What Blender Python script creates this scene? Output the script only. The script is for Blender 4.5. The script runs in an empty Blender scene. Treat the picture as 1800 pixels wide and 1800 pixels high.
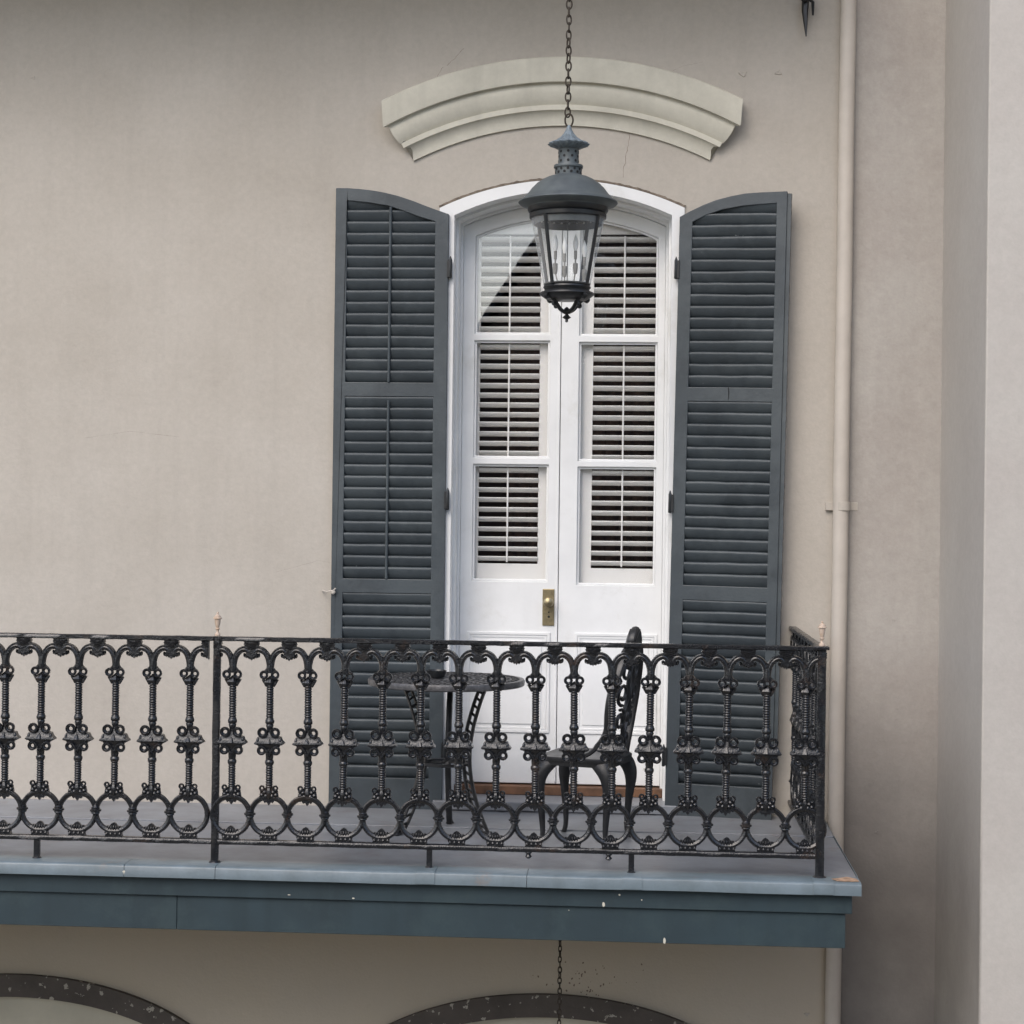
import bpy, bmesh, math, random
from mathutils import Vector, Matrix, noise
random.seed(7)
R_ = math.radians
SC = bpy.context.scene
COL = SC.collection
# ---------------------------------------------------------------- camera
FPX, YAW, PIT, ROL, DIST, ZC = 3178.0, .0707, .00335, .01198, 9.35, 5.65
_F = Vector((-math.sin(YAW)*math.cos(PIT), math.cos(YAW)*math.cos(PIT), math.sin(PIT)))
_R0 = Vector((math.cos(YAW), math.sin(YAW), 0)); _U0 = _R0.cross(_F)
_R = _R0*math.cos(ROL)+_U0*math.sin(ROL); _U = -_R0*math.sin(ROL)+_U0*math.cos(ROL)
CAMPOS = Vector((0, -DIST, ZC))
cam = bpy.data.cameras.new('camera'); camo = bpy.data.objects.new('camera', cam); COL.objects.link(camo)
cam.sensor_width = 36; cam.lens = FPX/1800*36; cam.clip_end = 500; cam.clip_start = .1
camo.matrix_world = Matrix(((_R.x, _U.x, -_F.x, CAMPOS.x), (_R.y, _U.y, -_F.y, CAMPOS.y), (_R.z, _U.z, -_F.z, CAMPOS.z), (0, 0, 0, 1)))
SC.camera = camo
SC.render.resolution_x = SC.render.resolution_y = 1024
# ---------------------------------------------------------------- light
SUN_EL, SUN_AZ = 45, 203        # azimuth: direction the light comes from, degrees clockwise from +Y
W = bpy.data.worlds.new('World'); SC.world = W; W.use_nodes = True
nt = W.node_tree; bgn = nt.nodes['Background']
sky = nt.nodes.new('ShaderNodeTexSky'); sky.sky_type = 'NISHITA'; sky.sun_disc = False
sky.sun_elevation = R_(SUN_EL); sky.sun_rotation = R_(SUN_AZ)
sky.air_density = 1.0; sky.dust_density = 2.5; sky.ozone_density = 1.0
nt.links.new(sky.outputs[0], bgn.inputs[0]); bgn.inputs[1].default_value = .15
sl = bpy.data.lights.new('sun', 'SUN'); sl.energy = .8; sl.angle = R_(45); sl.color = (1, .955, .90)
so = bpy.data.objects.new('sun', sl); COL.objects.link(so)
d = Vector((math.sin(R_(SUN_AZ))*math.cos(R_(SUN_EL)), math.cos(R_(SUN_AZ))*math.cos(R_(SUN_EL)), math.sin(R_(SUN_EL))))
so.rotation_euler = d.to_track_quat('Z', 'Y').to_euler(); so.location = d*30
SC.view_settings.view_transform = 'Standard'; SC.view_settings.look = 'None'
SC.view_settings.gamma = 1; SC.view_settings.exposure = 0.72
SC.render.engine = 'CYCLES'
SC.cycles.max_bounces = 8; SC.cycles.transparent_max_bounces = 16

# ---------------------------------------------------------------- helpers
def P(px, py, Y=0.0):
    """photo pixel -> point of the vertical plane y = Y"""
    v = _F*FPX + _R*(px-900) - _U*(py-900)
    return CAMPOS + v*((Y+DIST)/v.y)
def XZ(px, py, Y=0.0):
    p = P(px, py, Y); return (p.x, p.z)

class MB:
    def __init__(s): s.v = []; s.f = []
    def add(s, vs, fs):
        o = len(s.v); s.v += [tuple(v) for v in vs]; s.f += [tuple(i+o for i in f) for f in fs]; return s
    def box(s, x0, x1, y0, y1, z0, z1, jit=0):
        vs = [(x, y, z) for x in (x0, x1) for y in (y0, y1) for z in (z0, z1)]
        return s.add(vs, [(0, 1, 3, 2), (4, 6, 7, 5), (0, 4, 5, 1), (2, 3, 7, 6), (0, 2, 6, 4), (1, 5, 7, 3)])
    def lathe(s, prof, cx=0, cy=0, n=24, sy=1.0, ripple=None, cap=True, z0=0):
        vs = []; fs = []
        for k, (r, z) in enumerate(prof):
            for i in range(n):
                a = 2*math.pi*i/n; rr = r*(ripple(a, k) if ripple else 1)
                vs.append((cx+rr*math.cos(a), cy+rr*math.sin(a)*sy, z0+z))
        for k in range(len(prof)-1):
            for i in range(n):
                j = (i+1) % n; fs.append((k*n+i, k*n+j, (k+1)*n+j, (k+1)*n+i))
        if cap:
            fs.append(tuple(range(n-1, -1, -1))); fs.append(tuple((len(prof)-1)*n+i for i in range(n)))
        return s.add(vs, fs)
    def tube(s, pts, rad, n=8, up=(0, 1, 0), dr=1.0, cap=True):
        pts = [Vector(p) for p in pts]; m = len(pts)
        if not hasattr(rad, '__len__'): rad = [rad]*m
        closed = (pts[0]-pts[-1]).length < 1e-6
        if closed: pts = pts[:-1]; rad = rad[:-1]; m -= 1
        up = Vector(up); vs = []; fs = []
        for k in range(m):
            if closed: t = pts[(k+1) % m]-pts[k-1]
            else: t = pts[min(k+1, m-1)]-pts[max(k-1, 0)]
            t.normalize()
            a = t.cross(up)
            if a.length < 1e-4: a = t.cross(Vector((1, 0, 0)))
            a.normalize(); b = a.cross(t).normalized()
            for i in range(n):
                q = 2*math.pi*i/n
                vs.append(pts[k]+a*(rad[k]*math.cos(q))+b*(rad[k]*dr*math.sin(q)))
        for k in range(m if closed else m-1):
            k2 = (k+1) % m
            for i in range(n):
                j = (i+1) % n; fs.append((k*n+i, k*n+j, k2*n+j, k2*n+i))
        if cap and not closed:
            fs.append(tuple(range(n-1, -1, -1))); fs.append(tuple((m-1)*n+i for i in range(n)))
        return s.add(vs, fs)
    def poly(s, outer, holes=(), y0=0.0, y1=.02):
        """flat outline in XZ given thickness from y0 to y1, with holes"""
        cu = bpy.data.curves.new('outline', 'CURVE'); cu.dimensions = '2D'; cu.fill_mode = 'BOTH'; cu.extrude = .5
        for ring in [outer]+list(holes):
            sp = cu.splines.new('POLY'); sp.points.add(len(ring)-1)
            for i, (x, z) in enumerate(ring): sp.points[i].co = (x, z, 0, 1)
            sp.use_cyclic_u = True
        ob = bpy.data.objects.new('outline', cu)
        me = bpy.data.meshes.new_from_object(ob)
        vs = [(v.co.x, y0 if v.co.z < 0 else y1, v.co.y) for v in me.vertices]
        fs = [tuple(p.vertices) for p in me.polygons]
        bpy.data.objects.remove(ob); bpy.data.curves.remove(cu); bpy.data.meshes.remove(me)
        return s.add(vs, fs)
    def xf(s, fn, start=0):
        for i in range(start, len(s.v)): s.v[i] = tuple(fn(Vector(s.v[i])))
        return s
    def build(s, name, mat, parent=None, loc=(0, 0, 0), smooth=True, bevel=0, ang=38, weld=True, seg=2):
        me = bpy.data.meshes.new(name)
        bm = bmesh.new()
        bv = [bm.verts.new(v) for v in s.v]
        for f in s.f:
            try: bm.faces.new([bv[i] for i in f])
            except ValueError: pass
        if weld: bmesh.ops.remove_doubles(bm, verts=bm.verts, dist=1e-5)
        bmesh.ops.recalc_face_normals(bm, faces=bm.faces)
        bm.to_mesh(me); bm.free()
        if smooth:
            me.polygons.foreach_set('use_smooth', [True]*len(me.polygons))
            me.set_sharp_from_angle(angle=R_(ang))
        me.materials.append(mat)
        o = bpy.data.objects.new(name, me); COL.objects.link(o); o.location = loc
        if parent: o.parent = parent
        if bevel:
            b = o.modifiers.new('bevel', 'BEVEL'); b.width = bevel; b.segments = seg; b.limit_method = 'ANGLE'; b.angle_limit = R_(40)
            b.harden_normals = smooth
        return o
def tag(o, label, cat, group=None, kind=None):
    if label: o['label'] = label
    if cat: o['category'] = cat
    if group: o['group'] = group
    if kind: o['kind'] = kind
    return o
def empty(name, loc, label=None, cat=None, group=None, rz=0, kind=None):
    o = bpy.data.objects.new(name, None); COL.objects.link(o); o.location = loc; o.rotation_euler[2] = rz
    o.empty_display_size = .1
    return tag(o, label, cat, group, kind)
def put(src, parent, loc=None, rot=None):
    c = src.copy(); COL.objects.link(c); c.parent = parent
    if loc is not None: c.location = loc
    if rot is not None: c.rotation_euler = rot
    return c
def cr(pts, n=6):
    """catmull-rom through points of any dimension"""
    pts = [Vector(p) for p in pts]; out = []
    for i in range(len(pts)-1):
        p0 = pts[max(i-1, 0)]; p1 = pts[i]; p2 = pts[i+1]; p3 = pts[min(i+2, len(pts)-1)]
        for k in range(n):
            t = k/n
            out.append(.5*((2*p1)+(p2-p0)*t+(2*p0-5*p1+4*p2-p3)*t*t+(3*p1-p0-3*p2+p3)*t*t*t))
    out.append(pts[-1]); return out

# ---------------------------------------------------------------- materials
def mat(name, base, rough=.6, metal=0, spec=.5, var=.12, vscale=3.0, bump=.2, bscale=60, bdist=.002, col2=None, coat=0,
        fleck=None, fscale=40, fthr=.72, big=None, roughvar=.1, streak=0, grain=0, rust=None):
    m = bpy.data.materials.new(name); m.use_nodes = True; N = m.node_tree; L = N.links; nd = N.nodes
    b = nd['Principled BSDF']
    b.inputs['Roughness'].default_value = rough; b.inputs['Metallic'].default_value = metal
    b.inputs['Specular IOR Level'].default_value = spec
    if coat: b.inputs['Coat Weight'].default_value = coat; b.inputs['Coat Roughness'].default_value = .2
    tc = nd.new('ShaderNodeTexCoord'); src = tc.outputs['Object']
    geo = nd.new('ShaderNodeNewGeometry'); src = geo.outputs['Position']
    n1 = nd.new('ShaderNodeTexNoise'); n1.inputs['Scale'].default_value = vscale; n1.inputs['Detail'].default_value = 8
    n1.inputs['Roughness'].default_value = .62
    L.new(src, n1.inputs['Vector'])
    mix = nd.new('ShaderNodeMix'); mix.data_type = 'RGBA'
    c2 = col2 or tuple(c*(1-var*2) for c in base)
    mix.inputs[6].default_value = (*[min(1, c*(1+var*.5)) for c in base], 1); mix.inputs[7].default_value = (*c2, 1)
    mr = nd.new('ShaderNodeMapRange'); mr.inputs[1].default_value = .35; mr.inputs[2].default_value = .72
    L.new(n1.outputs['Fac'], mr.inputs[0]); L.new(mr.outputs[0], mix.inputs[0])
    out = mix.outputs[2]
    if streak:
        mp = nd.new('ShaderNodeMapping'); mp.inputs['Scale'].default_value = (9, 9, .5); L.new(src, mp.inputs[0])
        ns = nd.new('ShaderNodeTexNoise'); ns.inputs['Scale'].default_value = 1.2; ns.inputs['Detail'].default_value = 6; L.new(mp.outputs[0], ns.inputs['Vector'])
        r2 = nd.new('ShaderNodeMapRange'); r2.inputs[1].default_value = .5; r2.inputs[2].default_value = .8; r2.inputs[4].default_value = streak
        L.new(ns.outputs['Fac'], r2.inputs[0])
        mx = nd.new('ShaderNodeMix'); mx.data_type = 'RGBA'; L.new(r2.outputs[0], mx.inputs[0]); L.new(out, mx.inputs[6])
        mx.inputs[7].default_value = (*[c*.6 for c in base], 1); out = mx.outputs[2]
    if grain:
        ng = nd.new('ShaderNodeTexNoise'); ng.inputs['Scale'].default_value = 28; ng.inputs['Detail'].default_value = 9; ng.inputs['Roughness'].default_value = .75; L.new(src, ng.inputs['Vector'])
        rg = nd.new('ShaderNodeMapRange'); rg.inputs[1].default_value = .3; rg.inputs[2].default_value = .7; rg.inputs[3].default_value = 1-grain; rg.inputs[4].default_value = 1+grain; L.new(ng.outputs['Fac'], rg.inputs[0])
        vm = nd.new('ShaderNodeVectorMath'); vm.operation = 'SCALE'; L.new(out, vm.inputs[0]); L.new(rg.outputs[0], vm.inputs['Scale']); out = vm.outputs[0]
    if rust:
        nr_ = nd.new('ShaderNodeTexNoise'); nr_.inputs['Scale'].default_value = rust[1]; nr_.inputs['Detail'].default_value = 8; nr_.inputs['Roughness'].default_value = .7; L.new(src, nr_.inputs['Vector'])
        r3 = nd.new('ShaderNodeMapRange'); r3.inputs[1].default_value = rust[2]; r3.inputs[2].default_value = rust[2]+.1; r3.inputs[4].default_value = rust[3]; L.new(nr_.outputs['Fac'], r3.inputs[0])
        m3 = nd.new('ShaderNodeMix'); m3.data_type = 'RGBA'; L.new(r3.outputs[0], m3.inputs[0]); L.new(out, m3.inputs[6]); m3.inputs[7].default_value = (*rust[0], 1); out = m3.outputs[2]
    if fleck:
        nf = nd.new('ShaderNodeTexNoise'); nf.inputs['Scale'].default_value = fscale; nf.inputs['Detail'].default_value = 7; L.new(src, nf.inputs['Vector'])
        rf = nd.new('ShaderNodeMapRange'); rf.inputs[1].default_value = fthr; rf.inputs[2].default_value = fthr+.02; L.new(nf.outputs['Fac'], rf.inputs[0])
        mf = nd.new('ShaderNodeMix'); mf.data_type = 'RGBA'; L.new(rf.outputs[0], mf.inputs[0]); L.new(out, mf.inputs[6])
        mf.inputs[7].default_value = (*fleck, 1); out = mf.outputs[2]
    L.new(out, b.inputs['Base Color'])
    nb = nd.new('ShaderNodeTexNoise'); nb.inputs['Scale'].default_value = bscale; nb.inputs['Detail'].default_value = 5; L.new(src, nb.inputs['Vector'])
    h = nb.outputs['Fac']
    if big:
        n3 = nd.new('ShaderNodeTexNoise'); n3.inputs['Scale'].default_value = big[0]; n3.inputs['Detail'].default_value = 4; L.new(src, n3.inputs['Vector'])
        ma = nd.new('ShaderNodeMath'); ma.operation = 'MULTIPLY_ADD'; ma.inputs[1].default_value = big[1]; L.new(n3.outputs['Fac'], ma.inputs[0]); L.new(h, ma.inputs[2]); h = ma.outputs[0]
    bp = nd.new('ShaderNodeBump'); bp.inputs['Strength'].default_value = bump; bp.inputs['Distance'].default_value = bdist
    L.new(h, bp.inputs['Height']); L.new(bp.outputs[0], b.inputs['Normal'])
    rr = nd.new('ShaderNodeMapRange'); rr.inputs[3].default_value = max(.05, rough-roughvar); rr.inputs[4].default_value = min(1, rough+roughvar)
    L.new(n1.outputs['Fac'], rr.inputs[0]); L.new(rr.outputs[0], b.inputs['Roughness'])
    m['out'] = 1
    return m
M = {}
M['stucco'] = mat('stucco', (.452, .420, .374), .92, spec=.2, var=.05, vscale=1.3, bump=.5, bscale=75, bdist=.0025, big=(5, 4.0), col2=(.408, .375, .328), streak=.16, grain=.07,
                  fleck=(.25, .21, .18), fscale=9, fthr=.80)
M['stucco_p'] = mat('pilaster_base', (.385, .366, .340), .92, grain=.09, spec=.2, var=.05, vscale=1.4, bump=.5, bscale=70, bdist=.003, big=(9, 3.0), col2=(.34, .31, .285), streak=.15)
M['stucco2'] = mat('neighbour_stucco', (.458, .437, .404), .92, grain=.06, spec=.2, var=.05, vscale=1.5, bump=.4, bscale=90, bdist=.002, big=(7, 3.0), col2=(.43, .40, .37))
M['mould'] = mat('moulding_paint', (.565, .545, .465), .75, spec=.3, var=.06, vscale=6, bump=.25, bscale=50, bdist=.002, streak=.4, big=(14, 1.5), grain=.05)
M['pipe'] = mat('downspout_paint', (.50, .46, .41), .55, spec=.4, var=.06, vscale=5, bump=.2, bscale=40, streak=.2)
M['white'] = mat('white_paint', (.76, .77, .77), .45, spec=.4, var=.04, vscale=4, bump=.25, bscale=50, bdist=.0015, streak=.12, rust=((.60, .60, .57), 3, .56, .5), fleck=(.5, .49, .46), fscale=16, fthr=.74)
M['louver'] = mat('interior_white', (.92, .915, .89), .5, spec=.3, var=.01, bump=.0)
M['green'] = mat('shutter_paint', rust=((.075, .090, .098), 3, .48, .5), base=(.050, .062, .071), rough=.42, spec=.45, var=.12, vscale=5, bump=.35, bscale=70, bdist=.002, big=(20, 1.5), fleck=(.35, .37, .38), fscale=24, fthr=.755, streak=.2)
M['fascia'] = mat('fascia_paint', rust=((.040, .062, .068), 3.5, .5, .6), base=(.031, .050, .060), rough=.48, spec=.4, var=.1, vscale=3, bump=.3, bscale=50, big=(8, 2), fleck=(.4, .45, .45), fscale=18, fthr=.78, streak=.55)
M['flash'] = mat('painted_flashing', rust=((.20, .15, .12), 5, .60, .6), base=(.14, .18, .205), rough=.38, spec=.5, var=.15, vscale=6, bump=.4, bscale=30, big=(12, 2), col2=(.10, .13, .145), streak=.5)
M['deck'] = mat('deck_paint', rust=((.16, .12, .105), 4, .60, .55), base=(.225, .24, .262), rough=.42, spec=.5, var=.15, vscale=3.5, bump=.4, bscale=40, big=(6, 2), col2=(.16, .162, .172))
M['iron'] = mat('cast_iron_paint', (.010, .011, .0135), .28, rust=((.05, .032, .022), 9, .58, .6), spec=.6, var=.2, vscale=20, bump=.75, bscale=150, bdist=.002, big=(60, 1.5), coat=.15)
M['alu'] = mat('dark_bronze_metal', (.030, .031, .033), .38, spec=.5, metal=.2, var=.3, vscale=14, bump=.4, bscale=120)
M['tabletop'] = mat('tabletop_metal', (.10, .10, .105), .42, spec=.5, metal=.2, var=.3, vscale=30, bump=.8, bscale=45, bdist=.004)
M['lantern'] = mat('lantern_metal', (.060, .070, .077), .5, spec=.45, metal=.1, var=.25, vscale=10, bump=.3, bscale=90, col2=(.10, .118, .122), roughvar=.15)
M['lantern_dark'] = mat('lantern_black', (.016, .018, .02), .4, spec=.5, var=.3, vscale=20, bump=.3)
M['chain'] = mat('rusty_chain', (.06, .048, .036), .7, metal=.4, var=.4, vscale=60, bump=.4)
M['brass'] = mat('aged_brass', (.36, .30, .18), .38, metal=.8, var=.2, vscale=30, bump=.2)
M['finial'] = mat('finial_primer', (.40, .29, .20), .7, var=.2, vscale=40, bump=.3, col2=(.52, .44, .38))
M['wood'] = mat('threshold_wood', (.17, .085, .045), .6, var=.3, vscale=12, bump=.3, bscale=80)
M['brown'] = mat('arch_trim_paint', (.085, .072, .062), .7, var=.15, vscale=5, bump=.5, bscale=60, big=(20, 2), fleck=(.36, .34, .29), fscale=26, fthr=.63)
M['olive'] = mat('tympanum_paint', (.50, .475, .385), .85, spec=.2, var=.08, vscale=3, bump=.3)
M['bulb'] = None
M['room'] = mat('dark_room', (.045, .035, .028), .9, var=.3, vscale=2, bump=0)
M['curtain'] = mat('room_drape', (.10, .06, .04), .9, var=.4, vscale=8, bump=.1)
M['asphalt'] = mat('asphalt', (.27, .235, .175), .9, var=.15, vscale=2, bump=.4)
M['brick'] = mat('opposite_brick', (.13, .085, .065), .9, var=.2, vscale=2, bump=.3)
M['slate'] = mat('roof_slate', (.05, .052, .058), .7, var=.2, vscale=4, bump=.3)
M['soffit'] = mat('soffit_boards', (.36, .29, .19), .8, var=.15, vscale=4, bump=.2)
M['rust'] = mat('rusty_patch', (.40, .26, .17), .8, var=.3, vscale=30, bump=.3)
M['crack'] = mat('crack_line', (.16, .12, .10), 1, var=.1)
M['mortar'] = mat('ragged_caulk', (.20, .165, .13), .95, var=.3, vscale=30, bump=.6)
M['crease'] = mat('dark_seam', (.012, .012, .013), .8)

def glass(name, refl=.12, rough=.0, tint=(1, 1, 1), k=.8):
    m = bpy.data.materials.new(name); m.use_nodes = True; N = m.node_tree; N.nodes.clear()
    o = N.nodes.new('ShaderNodeOutputMaterial'); t = N.nodes.new('ShaderNodeBsdfTransparent'); g = N.nodes.new('ShaderNodeBsdfGlossy')
    mx = N.nodes.new('ShaderNodeMixShader'); g.inputs['Roughness'].default_value = rough; t.inputs[0].default_value = (*tint, 1)
    lw = N.nodes.new('ShaderNodeLayerWeight'); lw.inputs[0].default_value = .5   # Schlick, the same from both sides of the pane
    pw = N.nodes.new('ShaderNodeMath'); pw.operation = 'POWER'; pw.inputs[1].default_value = 5
    ad = N.nodes.new('ShaderNodeMath'); ad.operation = 'MULTIPLY_ADD'; ad.use_clamp = True; ad.inputs[1].default_value = k; ad.inputs[2].default_value = refl
    N.links.new(lw.outputs['Facing'], pw.inputs[0]); N.links.new(pw.outputs[0], ad.inputs[0]); N.links.new(ad.outputs[0], mx.inputs[0])
    N.links.new(t.outputs[0], mx.inputs[1]); N.links.new(g.outputs[0], mx.inputs[2]); N.links.new(mx.outputs[0], o.inputs[0])
    nz = N.nodes.new('ShaderNodeTexNoise'); nz.inputs['Scale'].default_value = 2.5; bp = N.nodes.new('ShaderNodeBump'); bp.inputs['Strength'].default_value = .008; bp.inputs['Distance'].default_value = .01
    N.links.new(nz.outputs[0], bp.inputs['Height']); N.links.new(bp.outputs[0], g.inputs['Normal'])
    return m
M['glass'] = glass('window_glass', .095)
M['lglass'] = glass('lantern_glass', .03, .08, (.97, .98, .98), .3)
for n_ in M['lglass'].node_tree.nodes:
    if n_.type == 'BSDF_GLOSSY': n_.inputs[0].default_value = (1, 1, 1, 1)
_N = M['lglass'].node_tree; _o = [q for q in _N.nodes if q.type == 'OUTPUT_MATERIAL'][0]; _s = _o.inputs[0].links[0].from_socket
_df = _N.nodes.new('ShaderNodeBsdfDiffuse'); _df.inputs[0].default_value = (.75, .77, .78, 1)
_mx = _N.nodes.new('ShaderNodeMixShader'); _lw = _N.nodes.new('ShaderNodeLayerWeight'); _lw.inputs[0].default_value = .25
_mm = _N.nodes.new('ShaderNodeMath'); _mm.operation = 'MULTIPLY_ADD'; _mm.inputs[1].default_value = .45; _mm.inputs[2].default_value = .05
_N.links.new(_lw.outputs['Facing'], _mm.inputs[0]); _N.links.new(_mm.outputs[0], _mx.inputs[0]); _N.links.new(_s, _mx.inputs[1]); _N.links.new(_df.outputs[0], _mx.inputs[2]); _N.links.new(_mx.outputs[0], _o.inputs[0])
M['cap'] = mat('zinc_cap', (.17, .21, .24), .5, metal=.1, var=.25, vscale=40, bump=.3)
M['socket'] = mat('candle_sleeve', (.30, .29, .27), .5, var=.2, vscale=40)
mb_ = bpy.data.materials.new('bulb_glass'); mb_.use_nodes = True
_b = mb_.node_tree.nodes['Principled BSDF']; _b.inputs['Base Color'].default_value = (.9, .9, .88, 1); _b.inputs['Roughness'].default_value = .1
M['bulb'] = mb_

# mixes a tone into stucco; on pilaster and neighbour, shade put into the colour
def tone_zone(src, name, x0, x1, z0, z1, col=(.11, .104, .10), amt=.85):
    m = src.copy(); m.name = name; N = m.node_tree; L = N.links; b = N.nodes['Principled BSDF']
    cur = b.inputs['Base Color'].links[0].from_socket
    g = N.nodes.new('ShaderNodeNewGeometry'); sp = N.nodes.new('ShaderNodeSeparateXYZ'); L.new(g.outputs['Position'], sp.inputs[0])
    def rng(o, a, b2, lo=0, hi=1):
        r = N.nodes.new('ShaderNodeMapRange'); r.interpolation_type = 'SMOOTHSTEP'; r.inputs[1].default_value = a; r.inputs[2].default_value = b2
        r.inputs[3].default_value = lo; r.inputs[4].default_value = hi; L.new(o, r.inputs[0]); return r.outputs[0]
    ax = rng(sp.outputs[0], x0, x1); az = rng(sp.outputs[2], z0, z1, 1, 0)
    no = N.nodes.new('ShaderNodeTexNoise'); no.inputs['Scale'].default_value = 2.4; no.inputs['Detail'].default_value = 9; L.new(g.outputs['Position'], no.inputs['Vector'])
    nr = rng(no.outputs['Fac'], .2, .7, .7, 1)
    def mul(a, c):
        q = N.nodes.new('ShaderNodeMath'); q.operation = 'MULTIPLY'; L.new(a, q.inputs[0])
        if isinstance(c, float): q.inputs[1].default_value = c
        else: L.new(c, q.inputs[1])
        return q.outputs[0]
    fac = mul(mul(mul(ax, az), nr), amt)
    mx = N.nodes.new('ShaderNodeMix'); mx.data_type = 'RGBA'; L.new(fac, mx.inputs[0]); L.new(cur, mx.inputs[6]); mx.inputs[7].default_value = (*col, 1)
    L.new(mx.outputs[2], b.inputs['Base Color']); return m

# ================================================================ STREET AND FAR SIDE
g = MB().box(-150, 150, -150, 150, -.3, 0).build('street', M['asphalt'], smooth=False); tag(g, 'grey street far below the balcony', None, kind='structure')
MB().box(-30, 30, -.0, -2.4, 0, .12).build('pavement', M['deck'], smooth=False, bevel=.01)['kind'] = 'structure'

# opposite house whose gable edge shows as a diagonal in the upper window pane
def mirror(px, py, Yp, Yb):
    p = P(px, py, Yp); v = p-CAMPOS; v = Vector((v.x, -v.y, v.z)); return p+v*((Yb-Yp)/v.y)
YB = -17.0
A = mirror(845, 575, .28, YB); B = mirror(952, 415, .28, YB)
s_ = (B.z-A.z)/(B.x-A.x)
opp = empty('opposite_house', (0, YB-4, 0), 'dark brick house across the street, seen only as a reflection in the panes', 'house')
lx, rx, dx_ = A.x-1.2, B.x+1.9, 0
z_l = A.z+s_*(lx-A.x); z_r = A.z+s_*(rx-A.x)
MB().poly([(lx, 0), (rx+9, 0), (rx+9, z_l), (rx+1.5, z_r), (rx, z_r), (lx, z_l)], y0=4, y1=-4).build('wall', M['brick'], opp, smooth=False)
MB().poly([(lx-.25, z_l-.3), (lx-.1, z_l-.35), (rx+.05, z_r-.1), (rx+1.4, z_r-.1), (rx+9.1, z_l-.3), (rx+9.2, z_l-.1), (rx+1.5, z_r+.12), (rx-.05, z_r+.12)], y0=4.0, y1=-4.2).build('roof', M['slate'], opp, smooth=False)
for i in range(4):
    f = MB().box(lx+1.4+i*2.6, lx+2.4+i*2.6, 4.02, 4.1, 1.2, 2.9).build('window', M['white'], opp, smooth=False)
    MB().box(lx+1.5+i*2.6, lx+2.3+i*2.6, 4.11, 4.12, 1.3, 2.8).build('pane', M['slate'], f, smooth=False)
opp2 = empty('opposite_house', (0, YB-4, 0), 'low dark house left of the brick gable across the street, out of view', 'house')
MB().box(lx-14, lx-.3, -4, 4, 0, z_l-1.2).build('wall', M['brick'], opp2, smooth=False)
MB().poly([(lx-14.3, z_l-1.2), (lx-.15, z_l-1.2), (lx-.4, z_l-.5), (lx-14, z_l-.5)], y0=-4, y1=4.2).build('roof', M['slate'], opp2, smooth=False)

# ================================================================ HOUSE
house = empty('townhouse', (0, 0, 0), 'beige stucco townhouse front with an arched balcony door and hood moulding', 'house')
XR = P(1655, 900)[0]
def arc(cx, cz, r, h0, h1, n=40):
    """points on a circle, x from -h0 to +h1 about the centre"""
    a0 = math.asin(-h0/r); a1 = math.asin(h1/r)
    return [(cx+r*math.sin(a0+(a1-a0)*i/n), cz+r*math.cos(a0+(a1-a0)*i/n)) for i in range(n+1)]
k0 = 1/339.9                                   # metres per pixel on the wall
# door opening: outer edge of the white frame, and its inner edge, as two different segmental arches
def seg(xl, xr, zs, zp, n=40):
    h = (xr-xl)/2; g_ = zp-zs; r = (h*h+g_*g_)/(2*g_); c = (xl+xr)/2
    return c, zp-r, r, [(c+h*math.sin(0)*0+r*math.sin(-math.asin(h/r)+2*math.asin(h/r)*i/n), zp-r+r*math.cos(-math.asin(h/r)+2*math.asin(h/r)*i/n)) for i in range(n+1)]
ZD0 = P(980, 1430).z
OL, OR = P(773, 400).x, P(1203, 400).x; OS = P(985, 366).z; OP = P(985, 317).z
OCX, OCZ, ORAD, OARC = seg(OL, OR, OS, OP)
IL, IR = P(799, 400).x, P(1181, 400).x; IS = P(985, 379).z; IP = P(985, 336).z
DCX, DCZ, DRAD, IARC = seg(IL, IR, IS, IP)
DL, DR, spring, hw = IL, IR, IS, (IR-IL)/2
opening = [(OL, ZD0)]+OARC+[(OR, ZD0)]
def ell(cx, cz, a, b, n=40): return [(cx-a*math.cos(math.pi*i/n), cz+b*math.sin(math.pi*i/n)) for i in range(n+1)]
arches = []
for (ax, ay) in ((965, 1746), (33, 1711)):
    c = P(ax, ay); a, b = 420*k0, 240*k0; arches.append((c.x, c.z-b, a, b))
holes = [opening]
for (cx, cz, a, b) in arches:
    a2, b2 = a-40*k0, b-40*k0
    holes.append([(cx-a2, .3)]+ell(cx, cz, a2, b2)+[(cx+a2, .3)])
wallmat = tone_zone(M['stucco'], 'house_stucco', -12, -11, P(900, 1560).z, P(900, 1500).z, col=(.49, .43, .335), amt=.8)   # the ground storey is a yellower beige
XP = P(1482, 900).x
MB().poly([(-9, .0), (XP, .0), (XP, 10.5), (-9, 10.5)], holes, 0, .34).build('wall', wallmat, house, smooth=False)
# pilaster strip at the right end, a little proud
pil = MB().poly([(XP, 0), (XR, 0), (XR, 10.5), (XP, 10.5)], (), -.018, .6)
pilm = tone_zone(M['stucco_p'], 'pilaster_stucco', P(1400, 900).x, P(1500, 900).x, P(1560, 1600).z, P(1560, 1080).z)  # soft shade painted into the stucco, darker towards the foot
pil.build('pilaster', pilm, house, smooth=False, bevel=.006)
# roof body and interior floor slabs behind
MB().box(-9, XR, 6, 6.3, 0, 10.5).box(-9, XR, .6, 6, 10.2, 10.5).box(XR-.01, XR-.2, .61, 6, 0, 10.2).box(-9, -8.8, .35, 6, 0, 10.2).build('rear_wall', M['stucco'], house, smooth=False)
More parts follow.
